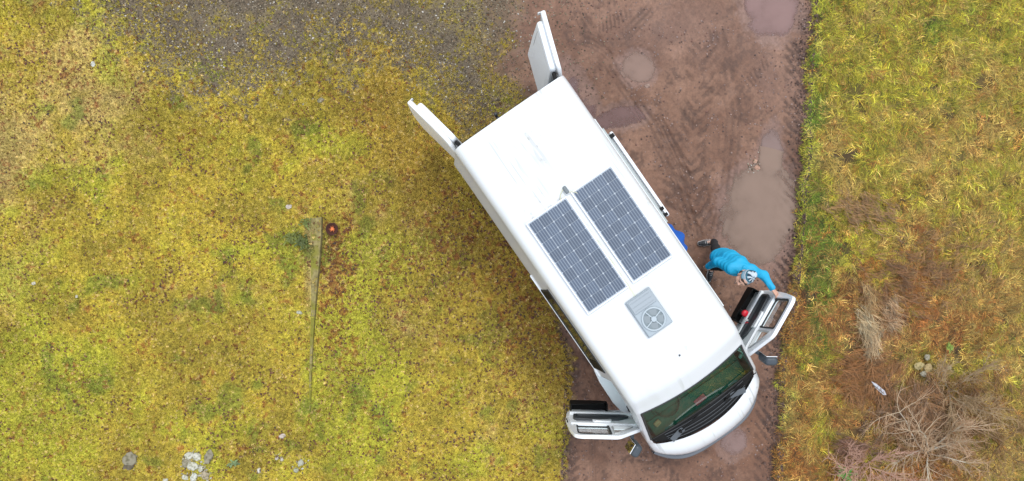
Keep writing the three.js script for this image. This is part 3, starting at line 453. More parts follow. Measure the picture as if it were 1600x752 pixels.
function rearDoor(side, turn) {
  const fix = (g) => (side > 0 ? plain(g) : mirrorZ(g)), rl = (y) => pl([[0.5, 0], [1.4, 0.0], [2.1, 0.02], [2.3, 0.03], [2.42, 0.05]], y), L = (g) => fix(leanG(g, rl));
  const o = [[0, 0.55, 0.03], [0.9, 0.55, 0.03], [0.9, 1.4, 0.02], [0.9, 2.0, 0.02], [0.9, 2.4, 0.03], [0.45, 2.41, 0.03], [0.1, 2.38, 0.12], [0, 2.15, 0.08], [0, 1.3, 0.03]];
  const d = part('rear_door', L(slab(o, [], 0, 0.06, 0.018)), white, van);
  d.position.set(-3.03, 0, side * 0.95); d.rotation.y = turn;
  const rl2 = (y) => rl(y) + Math.max(0, 2.3 - y) * 0.06;
  part('inner_panel', fix(leanG(slab([[0.03, 0.58, 0.03], [0.87, 0.58, 0.03], [0.87, 1.4, 0.03], [0.8, 2.34, 0.1], [0.09, 2.32, 0.1], [0.03, 1.4, 0.03]], [], 0.055, 0.16, 0.035), rl2)), std([0.73, 0.765, 0.8], 0.45), d);
  part('panel_groove', fix(leanG(slab([[0.14, 1.33, 0.03], [0.76, 1.33, 0.03], [0.72, 2.18, 0.06], [0.2, 2.18, 0.06]], [[[0.155, 1.345, 0.03], [0.745, 1.345, 0.03], [0.707, 2.165, 0.06], [0.215, 2.165, 0.06]]], 0.155, 0.164, 0)  , rl2)), trimGrey, d);
  part('door_seal', L(slab(ring(o, -0.02), [ring(o, -0.03)], 0.055, 0.07, 0.004)), trimGrey, d);
  for (const y of [0.85, 1.5, 2.1]) part('hinge', fix(box(0.16, 0.05, 0.05, [-0.02, y, 0.08 + rl(y)], 0.01)), trimGrey, d);
  parts('latch', [box(0.02, 0.08, 0.05, [0.9, 2.3, 0.09 + rl(2.3)], 0.006), box(0.02, 0.12, 0.04, [0.905, 1.2, 0.06], 0.006), box(0.02, 0.06, 0.05, [0.9, 0.65, 0.06], 0.006)].map(fix), trimGrey, d);
  parts('check_strap', [box(0.22, 0.025, 0.03, [-0.02, 1.75, 0.13], 0.006), box(0.1, 0.06, 0.05, [0.03, 2.22, 0.14], 0.01)].map(fix), black, d);
  return d;
}
rearDoor(-1, -Math.PI / 2 - 109 * Math.PI / 180); rearDoor(1, Math.PI / 2 + 101 * Math.PI / 180);
{ // sliding door, slid back along the van's left flank
  const o = [[0, 0.46, 0.06], [1.46, 0.46, 0.06], [1.46, 2.0, 0.04], [0, 2.0, 0.04]], L = (g) => mirrorZ(leanG(g, lean));
  const d = part('sliding_door', L(slab(o, [], 0, 0.05, 0.014)), white, van);
  d.position.set(-0.57, 0, -1.155); d.rotation.y = Math.PI;
  part('inner_panel', L(slab(ring(o, -0.04), [], 0.045, 0.075, 0.01)), std([0.5, 0.52, 0.52], 0.6), d);
  parts('roller', ([box(0.05, 0.05, 0.11, [0.04, 1.98, 0.12], 0.012), box(0.06, 0.04, 0.14, [1.4, 2.0, 0.13], 0.012), box(0.05, 0.03, 0.1, [0.14, 2.0, 0.12], 0.01)]).map(mirrorZ), black, d);
  part('door_handle', mirrorZ(box(0.2, 0.05, 0.03, [0.14, 1.1, -0.015], 0.012)), darkPlastic, d);
  parts('door_rail', ([box(1.62, 0.035, 0.05, [-1.32, 2.03, -0.99], 0.01), box(1.5, 0.02, 0.03, [-1.3, 1.36, -1.03], 0.008)]), std([0.34, 0.38, 0.38], 0.5), van);
  part('drip_rail', box(3.2, 0.02, 0.03, [-0.7, 2.14, -0.955], 0.008), std([0.55, 0.58, 0.58], 0.5), van);
}

// ---------------------------------------------------------------- the person, meshed from a smooth field of tapered bones
function nets(f, lo, hi, cell) {                                        // surface nets: f < 0 inside
  const n = [0, 1, 2].map((k) => Math.ceil((hi[k] - lo[k]) / cell) + 1), [a, b, c] = n, F = new Float32Array(a * b * c), id = new Int32Array(a * b * c).fill(-1), pos = [], ids = [];
  const I = (i, j, k) => (k * b + j) * a + i;
  for (let k = 0; k < c; k++) for (let j = 0; j < b; j++) for (let i = 0; i < a; i++) F[I(i, j, k)] = f(lo[0] + i * cell, lo[1] + j * cell, lo[2] + k * cell);
  for (let k = 0; k < c - 1; k++) for (let j = 0; j < b - 1; j++) for (let i = 0; i < a - 1; i++) {
    let x = 0, y = 0, z = 0, m = 0;
    const e = (i0, j0, k0, i1, j1, k1) => { const u = F[I(i + i0, j + j0, k + k0)], v = F[I(i + i1, j + j1, k + k1)]; if ((u < 0) !== (v < 0)) { const t = u / (u - v); x += i0 + (i1 - i0) * t; y += j0 + (j1 - j0) * t; z += k0 + (k1 - k0) * t; m++; } };
    for (const [p, q] of [[0, 0], [1, 0], [0, 1], [1, 1]]) { e(0, p, q, 1, p, q); e(p, 0, q, p, 1, q); e(p, q, 0, p, q, 1); }
    if (m) { id[I(i, j, k)] = pos.length / 3; pos.push(lo[0] + (i + x / m) * cell, lo[1] + (j + y / m) * cell, lo[2] + (k + z / m) * cell); }
  }
  const quad = (p, q, r, s, flip) => { if (p < 0 || q < 0 || r < 0 || s < 0) return; flip ? ids.push(p, r, q, p, s, r) : ids.push(p, q, r, p, r, s); };
  for (let k = 1; k < c - 1; k++) for (let j = 1; j < b - 1; j++) for (let i = 1; i < a - 1; i++) {
    const s = F[I(i, j, k)] < 0;
    if (s !== F[I(i + 1, j, k)] < 0) quad(id[I(i, j - 1, k - 1)], id[I(i, j, k - 1)], id[I(i, j, k)], id[I(i, j - 1, k)], !s);
    if (s !== F[I(i, j + 1, k)] < 0) quad(id[I(i - 1, j, k - 1)], id[I(i - 1, j, k)], id[I(i, j, k)], id[I(i, j, k - 1)], !s);
    if (s !== F[I(i, j, k + 1)] < 0) quad(id[I(i - 1, j - 1, k)], id[I(i, j - 1, k)], id[I(i, j, k)], id[I(i - 1, j, k)], !s);
  }
  const g = new THREE.BufferGeometry(); g.setAttribute('position', new THREE.Float32BufferAttribute(pos, 3)); g.setIndex(ids); g.computeVertexNormals(); return g;
}
function field(bones, k = 0.02) {                                       // bones: [ax,ay,az, bx,by,bz, ra, rb]
  return (x, y, z) => {
    let d = 9;
    for (const [ax, ay, az, bx, by, bz, ra, rb] of bones) {
      const ux = bx - ax, uy = by - ay, uz = bz - az, px = x - ax, py = y - ay, pz = z - az, t = clamp((px * ux + py * uy + pz * uz) / (ux * ux + uy * uy + uz * uz + 1e-9));
      const q = Math.hypot(px - ux * t, py - uy * t, pz - uz * t) - (ra + (rb - ra) * t), h = clamp(0.5 + 0.5 * (d - q) / k);
      d = d + (q - d) * h - k * h * (1 - h);
    }
    return d;
  };
}
const bone = (a, b, ra, rb) => [a[0], a[1], a[2], b[0], b[1], b[2], ra, rb];
const bounds = (bones, pad) => { const lo = [9, 9, 9], hi = [-9, -9, -9]; for (const B of bones) for (let k = 0; k < 3; k++) { lo[k] = Math.min(lo[k], B[k] - B[6] - pad, B[k + 3] - B[7] - pad); hi[k] = Math.max(hi[k], B[k] + B[6] + pad, B[k + 3] + B[7] + pad); } return [lo, hi]; };
const meshOf = (bones, cell, k, extra) => { const f0 = field(bones, k), [lo, hi] = bounds(bones, 3 * cell + 0.012), f = extra ? (x, y, z) => extra(x, y, z, f0(x, y, z)) : f0; return nets(f, lo, hi, cell); };
{
  const O = [3.37, 0, 0.32], me = thing('person', 'person in blue jacket and striped beanie holding the open cab door', 'person', O);
  const w = (p) => [p[0] - O[0], p[1], p[2] - O[2]];
  const J = Object.fromEntries(Object.entries({
    hipL: [3.45, 0.9, 0.28], hipR: [3.27, 0.9, 0.27], kneeL: [3.46, 0.49, 0.43], kneeR: [3.37, 0.49, 0.13], ankL: [3.43, 0.09, 0.46], ankR: [3.45, 0.1, 0.02], toeL: [3.4, 0.035, 0.68], toeR: [3.24, 0.035, 0.05], heelL: [3.44, 0.04, 0.42], heelR: [3.49, 0.045, 0.03],
    pel: [3.36, 0.95, 0.27], waist: [3.4, 1.1, 0.3], chest: [3.47, 1.29, 0.39], neck: [3.5, 1.45, 0.48], head: [3.455, 1.57, 0.565],
    shL: [3.645, 1.38, 0.46], shR: [3.335, 1.36, 0.42], elL: [3.86, 1.29, 0.53], haL: [3.985, 1.335, 0.745], elR: [3.19, 1.15, 0.33], haR: [3.105, 0.93, 0.42],
  }).map(([k, p]) => [k, w(p)]));
  const mid = (a, b, t) => a.map((x, i) => x + (b[i] - x) * t), add = (a, b, s = 1) => a.map((x, i) => x + b[i] * s), vec = (a) => V(...a);
  const skin = std([0.5, 0.29, 0.21], 0.55), navy = std([0.009, 0.009, 0.011], 0.85);
  // head: axes
  const up = V(0.5, 0.83, -0.1).normalize(), fw = V(-0.72, -0.42, 0.5); fw.addScaledVector(up, -fw.dot(up)).normalize();
  const rt = new THREE.Vector3().crossVectors(fw, up).normalize(), hp = (r, u, f) => vec(J.head).addScaledVector(rt, r).addScaledVector(up, u).addScaledVector(fw, f).toArray();
  const headBones = [bone(hp(0, 0.045, -0.02), hp(0, 0.03, -0.025), 0.095, 0.09), bone(hp(0, 0.02, 0.025), hp(0, -0.05, 0.035), 0.076, 0.06), bone(hp(0, -0.085, 0.05), hp(0, -0.1, 0.055), 0.036, 0.03), bone(hp(-0.035, -0.05, 0.035), hp(0.035, -0.05, 0.035), 0.042, 0.042), bone(hp(0, 0.0, 0.098), hp(0, -0.035, 0.118), 0.009, 0.015), bone(hp(-0.018, -0.038, 0.1), hp(0.018, -0.038, 0.1), 0.008, 0.008), bone(hp(-0.025, -0.065, 0.088), hp(0.025, -0.065, 0.088), 0.009, 0.009), bone(hp(-0.045, 0.018, 0.085), hp(0.045, 0.018, 0.085), 0.014, 0.014),
    bone(hp(-0.088, 0.01, -0.012), hp(-0.092, -0.035, -0.005), 0.017, 0.012), bone(hp(0.088, 0.01, -0.012), hp(0.092, -0.035, -0.005), 0.017, 0.012), bone(hp(0, -0.06, -0.03), J.neck, 0.056, 0.06)];
  const headG = meshOf(headBones, 0.006, 0.022);
  // hands: palm, four curled fingers of different lengths, a thumb from the side of the palm
  function hand(wr, dir, palmN, sideways, curl, sgn) {
    const d = vec(dir).normalize(), n = vec(palmN); n.addScaledVector(d, -n.dot(d)).normalize(); const s = new THREE.Vector3().crossVectors(d, n).normalize().multiplyScalar(sgn), B = [], P = (a, b, c) => vec(wr).addScaledVector(d, a).addScaledVector(s, b).addScaledVector(n, c).toArray();
    for (const b of [-0.03, -0.01, 0.01, 0.03]) B.push(bone(P(0.005, b * 0.6, 0), P(0.088, b, 0), 0.017, 0.014));
    [[-0.031, 0.06], [-0.0105, 0.075], [0.0105, 0.082], [0.031, 0.072]].forEach(([b, len]) => { let p = [0.088, 0], a = curl * 0.5; for (const [f, r0, r1] of [[0.45, 0.0098, 0.009], [0.32, 0.009, 0.0083], [0.23, 0.0083, 0.0075]]) { const q = [p[0] + Math.cos(a) * len * f, p[1] + Math.sin(a) * len * f]; B.push(bone(P(p[0], b * 1.04, p[1]), P(q[0], b * 1.08, q[1]), r0, r1)); p = q; a += curl * 0.75; } });
    B.push(bone(P(0.02, 0.028, 0.004), P(0.052, 0.052, 0.018), 0.015, 0.012), bone(P(0.052, 0.052, 0.018), P(0.08, 0.058, 0.034), 0.011, 0.0098), bone(P(0.08, 0.058, 0.034), P(0.1, 0.054, 0.045), 0.0095, 0.008));
    return B;
  }
  const dirL = [0.45, 0.12, 0.62], handL = hand(J.haL, dirL, [-0.2, -0.55, 0.5], 0, 0.75, 1), handR = hand(J.haR, [-0.12, -0.85, 0.25], [0.65, -0.1, -0.5], 0, 0.55, 1);
  const handLG = meshOf(handL.concat([bone(J.haL, add(J.haL, dirL, -0.14), 0.028, 0.034)]), 0.0035, 0.008), handRG = meshOf(handR.concat([bone(J.haR, mid(J.haR, J.elR, 0.3), 0.027, 0.033)]), 0.0035, 0.008);
  const core = [bone(J.pel, J.waist, 0.11, 0.1), bone(J.waist, J.chest, 0.1, 0.11), bone(J.chest, J.neck, 0.1, 0.056), bone(J.shL, J.shR, 0.05, 0.05), bone(J.shL, J.elL, 0.048, 0.038), bone(J.elL, J.haL, 0.038, 0.028), bone(J.shR, J.elR, 0.048, 0.038), bone(J.elR, J.haR, 0.038, 0.027), bone(J.hipL, J.kneeL, 0.07, 0.05), bone(J.kneeL, J.ankL, 0.048, 0.036), bone(J.hipR, J.kneeR, 0.07, 0.05), bone(J.kneeR, J.ankR, 0.048, 0.036), bone(J.hipL, J.hipR, 0.08, 0.08), bone(J.ankL, J.toeL, 0.032, 0.022), bone(J.ankR, J.toeR, 0.032, 0.022)];
  part('body', merge([meshOf(core, 0.014, 0.04), headG, handLG, handRG]), skin, me);
  const eyes = []; for (const s of [-1, 1]) eyes.push(xf(new THREE.SphereGeometry(0.0125, 14, 10), { p: hp(s * 0.032, 0.0, 0.088) }));
  parts('eye', eyes, std([0.05, 0.04, 0.035], 0.2), me);
  part('hair', meshOf([bone(hp(-0.08, 0.03, 0.0), hp(-0.07, -0.03, -0.05), 0.02, 0.022), bone(hp(0.08, 0.03, 0.0), hp(0.07, -0.03, -0.05), 0.02, 0.022), bone(hp(-0.06, -0.03, -0.07), hp(0.06, -0.03, -0.07), 0.03, 0.03), bone(hp(-0.05, 0.05, 0.075), hp(0.05, 0.05, 0.075), 0.02, 0.02)], 0.008, 0.02), std([0.03, 0.017, 0.01], 0.7), me);
  // beanie with knitted bands and a pale patterned crown
  const bg = meshOf([bone(hp(0, 0.07, -0.03), hp(0, 0.04, -0.025), 0.1, 0.112), bone(hp(0, 0.11, -0.045), hp(0, 0.14, -0.06), 0.085, 0.062)], 0.006, 0.03, (x, y, z, d) => { const p = V(x, y, z).sub(vec(J.head)), u = p.dot(up), f = p.dot(fw), a = Math.atan2(f, p.dot(rt)); return Math.max(d + 0.0025 * Math.sin(a * 46), 0.035 - f * 0.12 - u); });
  { const p = bg.attributes.position, col = []; const teal = [0.035, 0.16, 0.22], dk = [0.012, 0.035, 0.06], wh = [0.4, 0.46, 0.5], gr = [0.18, 0.27, 0.33];
    for (let i = 0; i < p.count; i++) { const q = V(p.getX(i), p.getY(i), p.getZ(i)).sub(vec(J.head)), u = q.dot(up), a = Math.atan2(q.dot(fw), q.dot(rt)); let c = gr; if (u > 0.085) c = wh; if (u > 0.102) c = dk; if (u > 0.112) c = teal; if (u > 0.126) c = Math.cos(a * 6 + u * 20) > 0.1 ? wh : dk; if (u > 0.165) c = Math.cos(a * 5) > 0.35 ? dk : wh; if (u > 0.19) c = wh; if (u < 0.06) c = mix3(gr, teal, 0.5); col.push(...c); }
    bg.setAttribute('color', new THREE.Float32BufferAttribute(col, 3)); const m = std([1, 1, 1], 0.95); m.vertexColors = true; part('beanie', bg, m, me); }
  const blue = std([0.0, 0.29, 0.5], 0.62, { sheen: 0.3, sheenColor: new THREE.Color(0.2, 0.6, 0.9), sheenRoughness: 0.5 });
  const jb = [bone(mid(J.hipL, J.hipR, 0.5), J.waist, 0.155, 0.14), bone(add(J.hipL, [0, 0.02, 0]), J.waist, 0.12, 0.12), bone(add(J.hipR, [0, 0.02, 0]), J.waist, 0.12, 0.12), bone(J.waist, J.chest, 0.14, 0.15), bone(J.chest, J.neck, 0.14, 0.075), bone(J.shL, J.shR, 0.082, 0.082), bone(mid(J.chest, J.shL, 0.6), J.shL, 0.1, 0.078), bone(mid(J.chest, J.shR, 0.6), J.shR, 0.1, 0.078), bone(J.shL, J.elL, 0.078, 0.06), bone(J.elL, mid(J.elL, J.haL, 0.9), 0.06, 0.043), bone(J.shR, J.elR, 0.078, 0.06), bone(J.elR, mid(J.elR, J.haR, 0.88), 0.062, 0.045)];
  const quilt = (x, y, z, d) => d - 0.007 * Math.abs(Math.sin((y + x * 0.15) * 50)) - 0.018 * (noise(x * 11 + 40, y * 11 + z * 8, 701) - 0.5) - 0.004 * (noise(x * 34, z * 34 + y * 20, 702) - 0.5);
  const hem = 0.83;
  part('jacket', meshOf(jb, 0.0095, 0.05, (x, y, z, d) => Math.max(quilt(x, y, z, d), Math.hypot(x - J.haR[0], z - J.haR[2]) > 0.2 ? hem - y : -1, y - 1.475)), blue, me);
  part('collar', meshOf([bone(add(J.neck, [-0.055, 0.0, 0.02]), add(J.neck, [0.03, 0.01, 0.06]), 0.034, 0.034), bone(add(J.neck, [0.03, 0.01, 0.06]), add(J.neck, [0.06, 0.01, -0.02]), 0.034, 0.034), bone(add(J.neck, [0.06, 0.01, -0.02]), add(J.neck, [0.0, 0.01, -0.07]), 0.034, 0.034), bone(add(J.neck, [0, 0.01, -0.07]), add(J.neck, [-0.055, 0, 0.02]), 0.034, 0.034)], 0.008, 0.02), blue, me);
  part('trousers', meshOf([bone(J.hipL, J.kneeL, 0.095, 0.07), bone(J.kneeL, add(J.ankL, [0, 0.03, 0]), 0.07, 0.055), bone(J.hipR, J.kneeR, 0.095, 0.07), bone(J.kneeR, add(J.ankR, [0, 0.03, 0]), 0.07, 0.055), bone(J.hipL, J.hipR, 0.11, 0.11)], 0.011, 0.04, (x, y, z, d) => d + 0.006 * (noise(x * 18 + 9, y * 22 + z * 8, 711) - 0.5)), navy, me);
  const shoeM = std([0.022, 0.024, 0.027], 0.7), soleM = std([0.5, 0.5, 0.5], 0.7);
  for (const s of ['L', 'R']) {
    const a = J['heel' + s], t = J['toe' + s], k = J['ank' + s], d = vec(t).sub(vec(a)).setY(0).normalize(), sd = V(-d.z, 0, d.x);
    const sh = part('shoe', meshOf([bone(add(a, [0, 0.02, 0]), add(mid(a, t, 0.75), [0, 0.012, 0]), 0.046, 0.043), bone(mid(a, t, 0.7), t, 0.046, 0.034), bone(add(a, [0, 0.02, 0]), add(k, [0, 0.01, 0]), 0.046, 0.05)], 0.007, 0.02, (x, y, z, q) => Math.max(q, 0.016 - y)), shoeM, me);
    part('sole', meshOf([bone(add(a, [0, -0.015, 0]), add(mid(a, t, 0.7), [0, -0.01, 0]), 0.05, 0.05), bone(add(mid(a, t, 0.7), [0, -0.01, 0]), add(t, [0, -0.008, 0]), 0.05, 0.04)], 0.008, 0.02, (x, y, z, q) => Math.max(q, y - 0.03, -0.0 - y)), soleM, sh);
    part('lace', merge([0.35, 0.5, 0.62].map((f) => { const c = mid(k, t, f); return tube([add(c, sd.toArray(), -0.028), add(add(c, [0, 0.022, 0]), sd.toArray(), 0), add(c, sd.toArray(), 0.028)].map((q) => [q[0], q[1] + 0.02, q[2]]), 0.004, 8, 5); })), soleM, sh);
  }
}
// ---- royal blue fabric bulging out of the sliding door opening
{
  const g = new THREE.PlaneGeometry(1, 1, 44, 60), p = g.attributes.position;
  for (let i = 0; i < p.count; i++) {
    const u = p.getX(i) + 0.5, v = p.getY(i) + 0.5, env = Math.sin(Math.PI * clamp(u)) ** 0.7;
    const fold = 0.028 * Math.sin(u * 21 + v * 3 + 2 * noise(v * 4, u * 3, 801)) * (0.35 + (1 - v)) + 0.02 * (noise(u * 9, v * 7, 803) - 0.5);
    const out = 0.235 * env * ss(1.05, 0.55, v) * (1 - 0.25 * ss(0.5, 0, v)) + fold, top = ss(0.8, 1, v);
    const q = vanWorld(-0.5 + u * 0.68 + 0.03 * Math.sin(v * 6) + 0.1 * (1 - v) * (u - 0.5), 0.62 + v * 1.26 - 0.05 * Math.sin(u * 7), -(0.99 - 0.02 * top + out));
    p.setXYZ(i, q.x, q.y, q.z);
  }
  g.computeVertexNormals();
  solo('fabric_cover', g, std([0.0, 0.085, 0.4], 0.6), 'royal blue fabric hanging out beside the front of the sliding door', 'fabric');
}
// ---- small things in the cab and in the door pocket
{
  const p = vanWorld(0, 0, 0); doorL.updateWorldMatrix(true, false);
  van.updateMatrixWorld(true);
  const inPocket = (x, y, z) => doorL.localToWorld(V(x, y, -z));
  const c = inPocket(0.6, 0.52, 0.175), b = thing('flask', 'drinks flask with a round red lid standing in the door pocket', 'flask', c.toArray());
  part('flask_body', new THREE.LatheGeometry([[0, 0.002], [0.045, 0.002], [0.047, 0.02], [0.047, 0.2], [0.04, 0.225], [0, 0.228]].map(([r, y]) => new THREE.Vector2(r, y)), 28), std([0.05, 0.05, 0.05], 0.4), b);
  part('lid', new THREE.LatheGeometry([[0.0, 0.285], [0.03, 0.284], [0.05, 0.27], [0.056, 0.255], [0.056, 0.228], [0, 0.228]].map(([r, y]) => new THREE.Vector2(r, y)), 28), std([0.62, 0.012, 0.03], 0.4), b);
  const d = inPocket(0.47, 0.88, 0.118), w = thing('gloves', 'small red and white cloth lying in the upper door pocket', 'cloth', d.toArray(), 0.6);
  part('cloth', box(0.05, 0.02, 0.05, [0, 0.01, 0], 0.009, [0.3, 0.4, 0.6]), std([0.5, 0.03, 0.05], 0.8), w); part('cuff', box(0.03, 0.02, 0.05, [0.02, 0.03, -0.045], 0.009, [0.2, 0.9, 0.3]), std([0.6, 0.6, 0.6], 0.8), w);
  w.name = 'cloth_scrap';
  const q = vanWorld(2.12, 1.236, -0.03), k = solo('booklet', merge([box(0.09, 0.012, 0.2, [0, 0, 0], 0.003), box(0.085, 0.006, 0.195, [0.004, -0.009, 0.003], 0.002)]), std([0.85, 0.06, 0.1], 0.5), 'red booklet lying on the dashboard behind the windscreen', 'booklet'); k.position.copy(q); k.rotation.y = VAN_TURN + 0.1;
  const q2 = vanWorld(2.04, 1.235, 0.72), k2 = solo('pouch', merge([box(0.07, 0.03, 0.11, [0, 0, 0], 0.014), box(0.02, 0.012, 0.1, [0.03, 0.018, 0], 0.005)]), std([0.75, 0.2, 0.12], 0.7), 'small orange brown pouch at the driver corner of the dashboard', 'pouch'); k2.position.copy(q2); k2.rotation.y = VAN_TURN + 0.2;
}

// ---------------------------------------------------------------- stones, kerb and litter
function rockGeo(seed, sx, sy, sz, detail = 2) {
  const g = mergeVertices(new THREE.IcosahedronGeometry(1, detail).deleteAttribute('normal').deleteAttribute('uv')), p = g.attributes.position;
  for (let i = 0; i < p.count; i++) { const v = V(p.getX(i), p.getY(i), p.getZ(i)), r = 0.6 + 0.7 * fbm(v.x * 1.3 + seed * 7.1 + v.z * 0.6, v.y * 1.3 + v.z * 1.1 + seed * 3.3, seed, 2) + 0.1 * noise(v.x * 4 + seed, v.z * 4 + v.y * 3, seed + 5); const f = 1 + 0.22 * Math.sign(Math.sin(v.x * 2.7 + seed * 2)) * Math.abs(v.x * v.z); p.setXYZ(i, v.x * r * sx * f, v.y * r * sy, v.z * r * sz / f); }
  const q = g.toNonIndexed(); q.computeVertexNormals(); if (detail > 2) { const c = [], w = q.attributes.position, R = Math.max(sx, sz); for (let i = 0; i < w.count; i++) { const t = noise(w.getX(i) / R * 3 + seed, w.getZ(i) / R * 3 + seed * 2, 5), d = ss(0.55, 0.8, noise(w.getX(i) / R * 5 + seed, w.getZ(i) / R * 5 - seed, 7)); c.push((0.7 + 0.4 * t) * (1 - 0.5 * d), (0.7 + 0.4 * t) * (1 - 0.5 * d), (0.66 + 0.4 * t) * (1 - 0.62 * d)); } q.setAttribute('color', new THREE.Float32BufferAttribute(c, 3)); } return q;
}
const onGround = (u, v) => height(wx(u), wz(v));
let rockSeed = 1;
function rock(u, v, w, d, turn, col, label, category = 'stone', group) {
  const a = w * PXM / 2, b = d * PXM / 2, hh = Math.min(a, b) * 0.42, sm = std(pic(...col), 0.9), m = solo('stone', rockGeo(rockSeed++, a * 1.1, hh, b * 1.1, 3), sm, label, category, group ?? (/rubble|bottom edge|whitest/.test(label) ? 'broken concrete at the bottom edge' : /four stones/.test(label) ? 'stones in the verge' : /pebble/.test(label) ? 'pale pebbles on the lawn' : 'loose stones')); sm.vertexColors = true;
  m.position.set(wx(u), onGround(u, v) + hh * 0.1 + (u > 1300 ? 0.075 : 0.008), wz(v)); m.rotation.y = turn; return m;
}
const PALE = [222, 220, 206], GST = [166, 158, 136];
[
  [204, 717, 22, 18, 0.4, GST, 'grey stone with a dark lower side, left of the pale rubble at the bottom edge'], [202, 728, 14, 9, 0.1, [120, 108, 88], 'dark brown stone just below the grey stone at the bottom left'],
  [297, 712, 14, 10, 0.6, PALE, 'pale stone at the top left of the rubble heap by the bottom edge'], [309, 713, 11, 13, 0.2, PALE, 'pale stone at the top right of the rubble heap by the bottom edge'],
  [292, 723, 12, 11, 0.9, GST, 'greyish stone on the left side of the rubble heap by the bottom edge'], [303, 727, 15, 12, 0.3, PALE, 'large pale stone in the middle of the rubble heap by the bottom edge'],
  [315, 732, 9, 8, 0.8, PALE, 'small pale stone on the right side of the rubble heap by the bottom edge'], [304, 746, 14, 10, 1.2, [228, 228, 222], 'whitest stone, at the foot of the rubble heap on the bottom edge'], [290, 745, 8, 9, 1.2, PALE, 'small stone left of the whitest stone on the bottom edge'],
  [327, 714, 11, 20, -0.3, GST, 'upright grey slab fragment standing apart to the right of the rubble heap'], [322, 742, 12, 12, 0.5, [190, 176, 150], 'beige stone between the rubble heap and the bottom edge'], [259, 750, 8, 6, 0.2, PALE, 'small pale stone on the bottom edge left of the rubble heap'],
  [406, 735, 6, 7, 0.4, [236, 226, 214], 'single bright white pebble right of the green rosette plant'], [441, 681, 10, 7, 0.2, [222, 206, 196], 'pinkish white pebble below the end of the kerb'], [433, 716, 6, 5, 0.2, [222, 212, 200], 'left one of two white pebbles under the pinkish pebble'], [441, 718, 5, 5, 0.7, [222, 212, 200], 'right one of two white pebbles under the pinkish pebble'], [470, 723, 10, 8, 0.7, [200, 200, 184], 'grey white stone near the bottom edge below the kerb'], [463, 735, 8, 7, 0.2, [186, 186, 166], 'greyish stone nearest the bottom edge below the kerb'],
  [452, 323, 9, 6, 0.1, [220, 206, 196], 'flat pinkish pebble up left of the top of the kerb'], [468, 488, 8, 5, -0.3, [206, 206, 190], 'flat pale pebble left of the middle of the kerb'], [146, 101, 6, 8, 0.5, [232, 232, 228], 'white pebble in the moss at the upper left'], [502, 157, 10, 6, 0.3, GST, 'small grey stone in the moss below the gravel yard'], [121, 463, 5, 4, 0.3, [222, 216, 204], 'tiny white pebble in the middle of the left lawn'], [54, 443, 6, 5, 0.3, [222, 216, 204], 'tiny white pebble near the left edge of the lawn'],
  [1430, 570, 13, 10, 0.5, [196, 178, 128], 'tan stone on the left of the four stones in the verge'], [1444, 574, 14, 11, 0.9, [206, 180, 130], 'largest tan stone of the four stones in the verge'], [1437, 583, 9, 8, 0.2, [172, 164, 146], 'grey stone lowest of the four stones in the verge'], [1443, 557, 8, 9, 0.2, [178, 170, 150], 'grey stone topmost of the four stones in the verge'], [1477, 573, 8, 7, 0.2, [172, 158, 120], 'lone tan stone right of the four stones in the verge'],
  [1181, 252, 7, 6, 0.4, [214, 172, 152], 'upper of two pinkish stones left of the long puddle'], [1185, 262, 8, 6, 0.1, [214, 168, 148], 'lower of two pinkish stones left of the long puddle'], [1012, 134, 7, 6, 0.6, [184, 156, 146], 'pale stone below the small round puddle'],
].forEach((a) => rock(...a));
{
  // buried concrete kerb: a tapering top with a straight right-hand edge, grown over at the far end
  const top = [[503, 340], [502.5, 372], [498.5, 420], [494, 470], [490, 530], [487, 590], [486, 640]], left = [[488, 342], [487, 372], [488, 420], [488, 470], [486.5, 530], [485, 590], [485, 640]];
  const sh = new THREE.Shape(); [...top, ...left.reverse()].forEach(([u, v], i) => (i ? sh.lineTo(wx(u), -wz(v)) : sh.moveTo(wx(u), -wz(v))));
  const g = new THREE.ExtrudeGeometry(sh, { depth: 0.16, bevelEnabled: true, bevelSize: 0.006, bevelThickness: 0.006, bevelSegments: 2 }); g.rotateX(-Math.PI / 2); g.translate(0, -0.105, 0);
  { const p = g.attributes.position, u = g.attributes.uv; for (let i = 0; i < p.count; i++) u.setXY(i, p.getX(i) / 1.2, p.getZ(i) / 1.2); }
  const t = floatTex(256, 256, (i, j) => mix3(mix3(pic(176, 162, 104), pic(128, 116, 72), noise(i * 0.16, j * 0.16, 901)), pic(140, 136, 46), ss(0.45, 0.7, fbm(i * 0.025, j * 0.025, 903, 3)))); t.wrapS = t.wrapT = THREE.RepeatWrapping;
  solo('kerb', g, new THREE.MeshStandardMaterial({ map: t, roughness: 0.95 }), 'long narrow mossy concrete kerb sunk in the lawn', 'kerb');
}
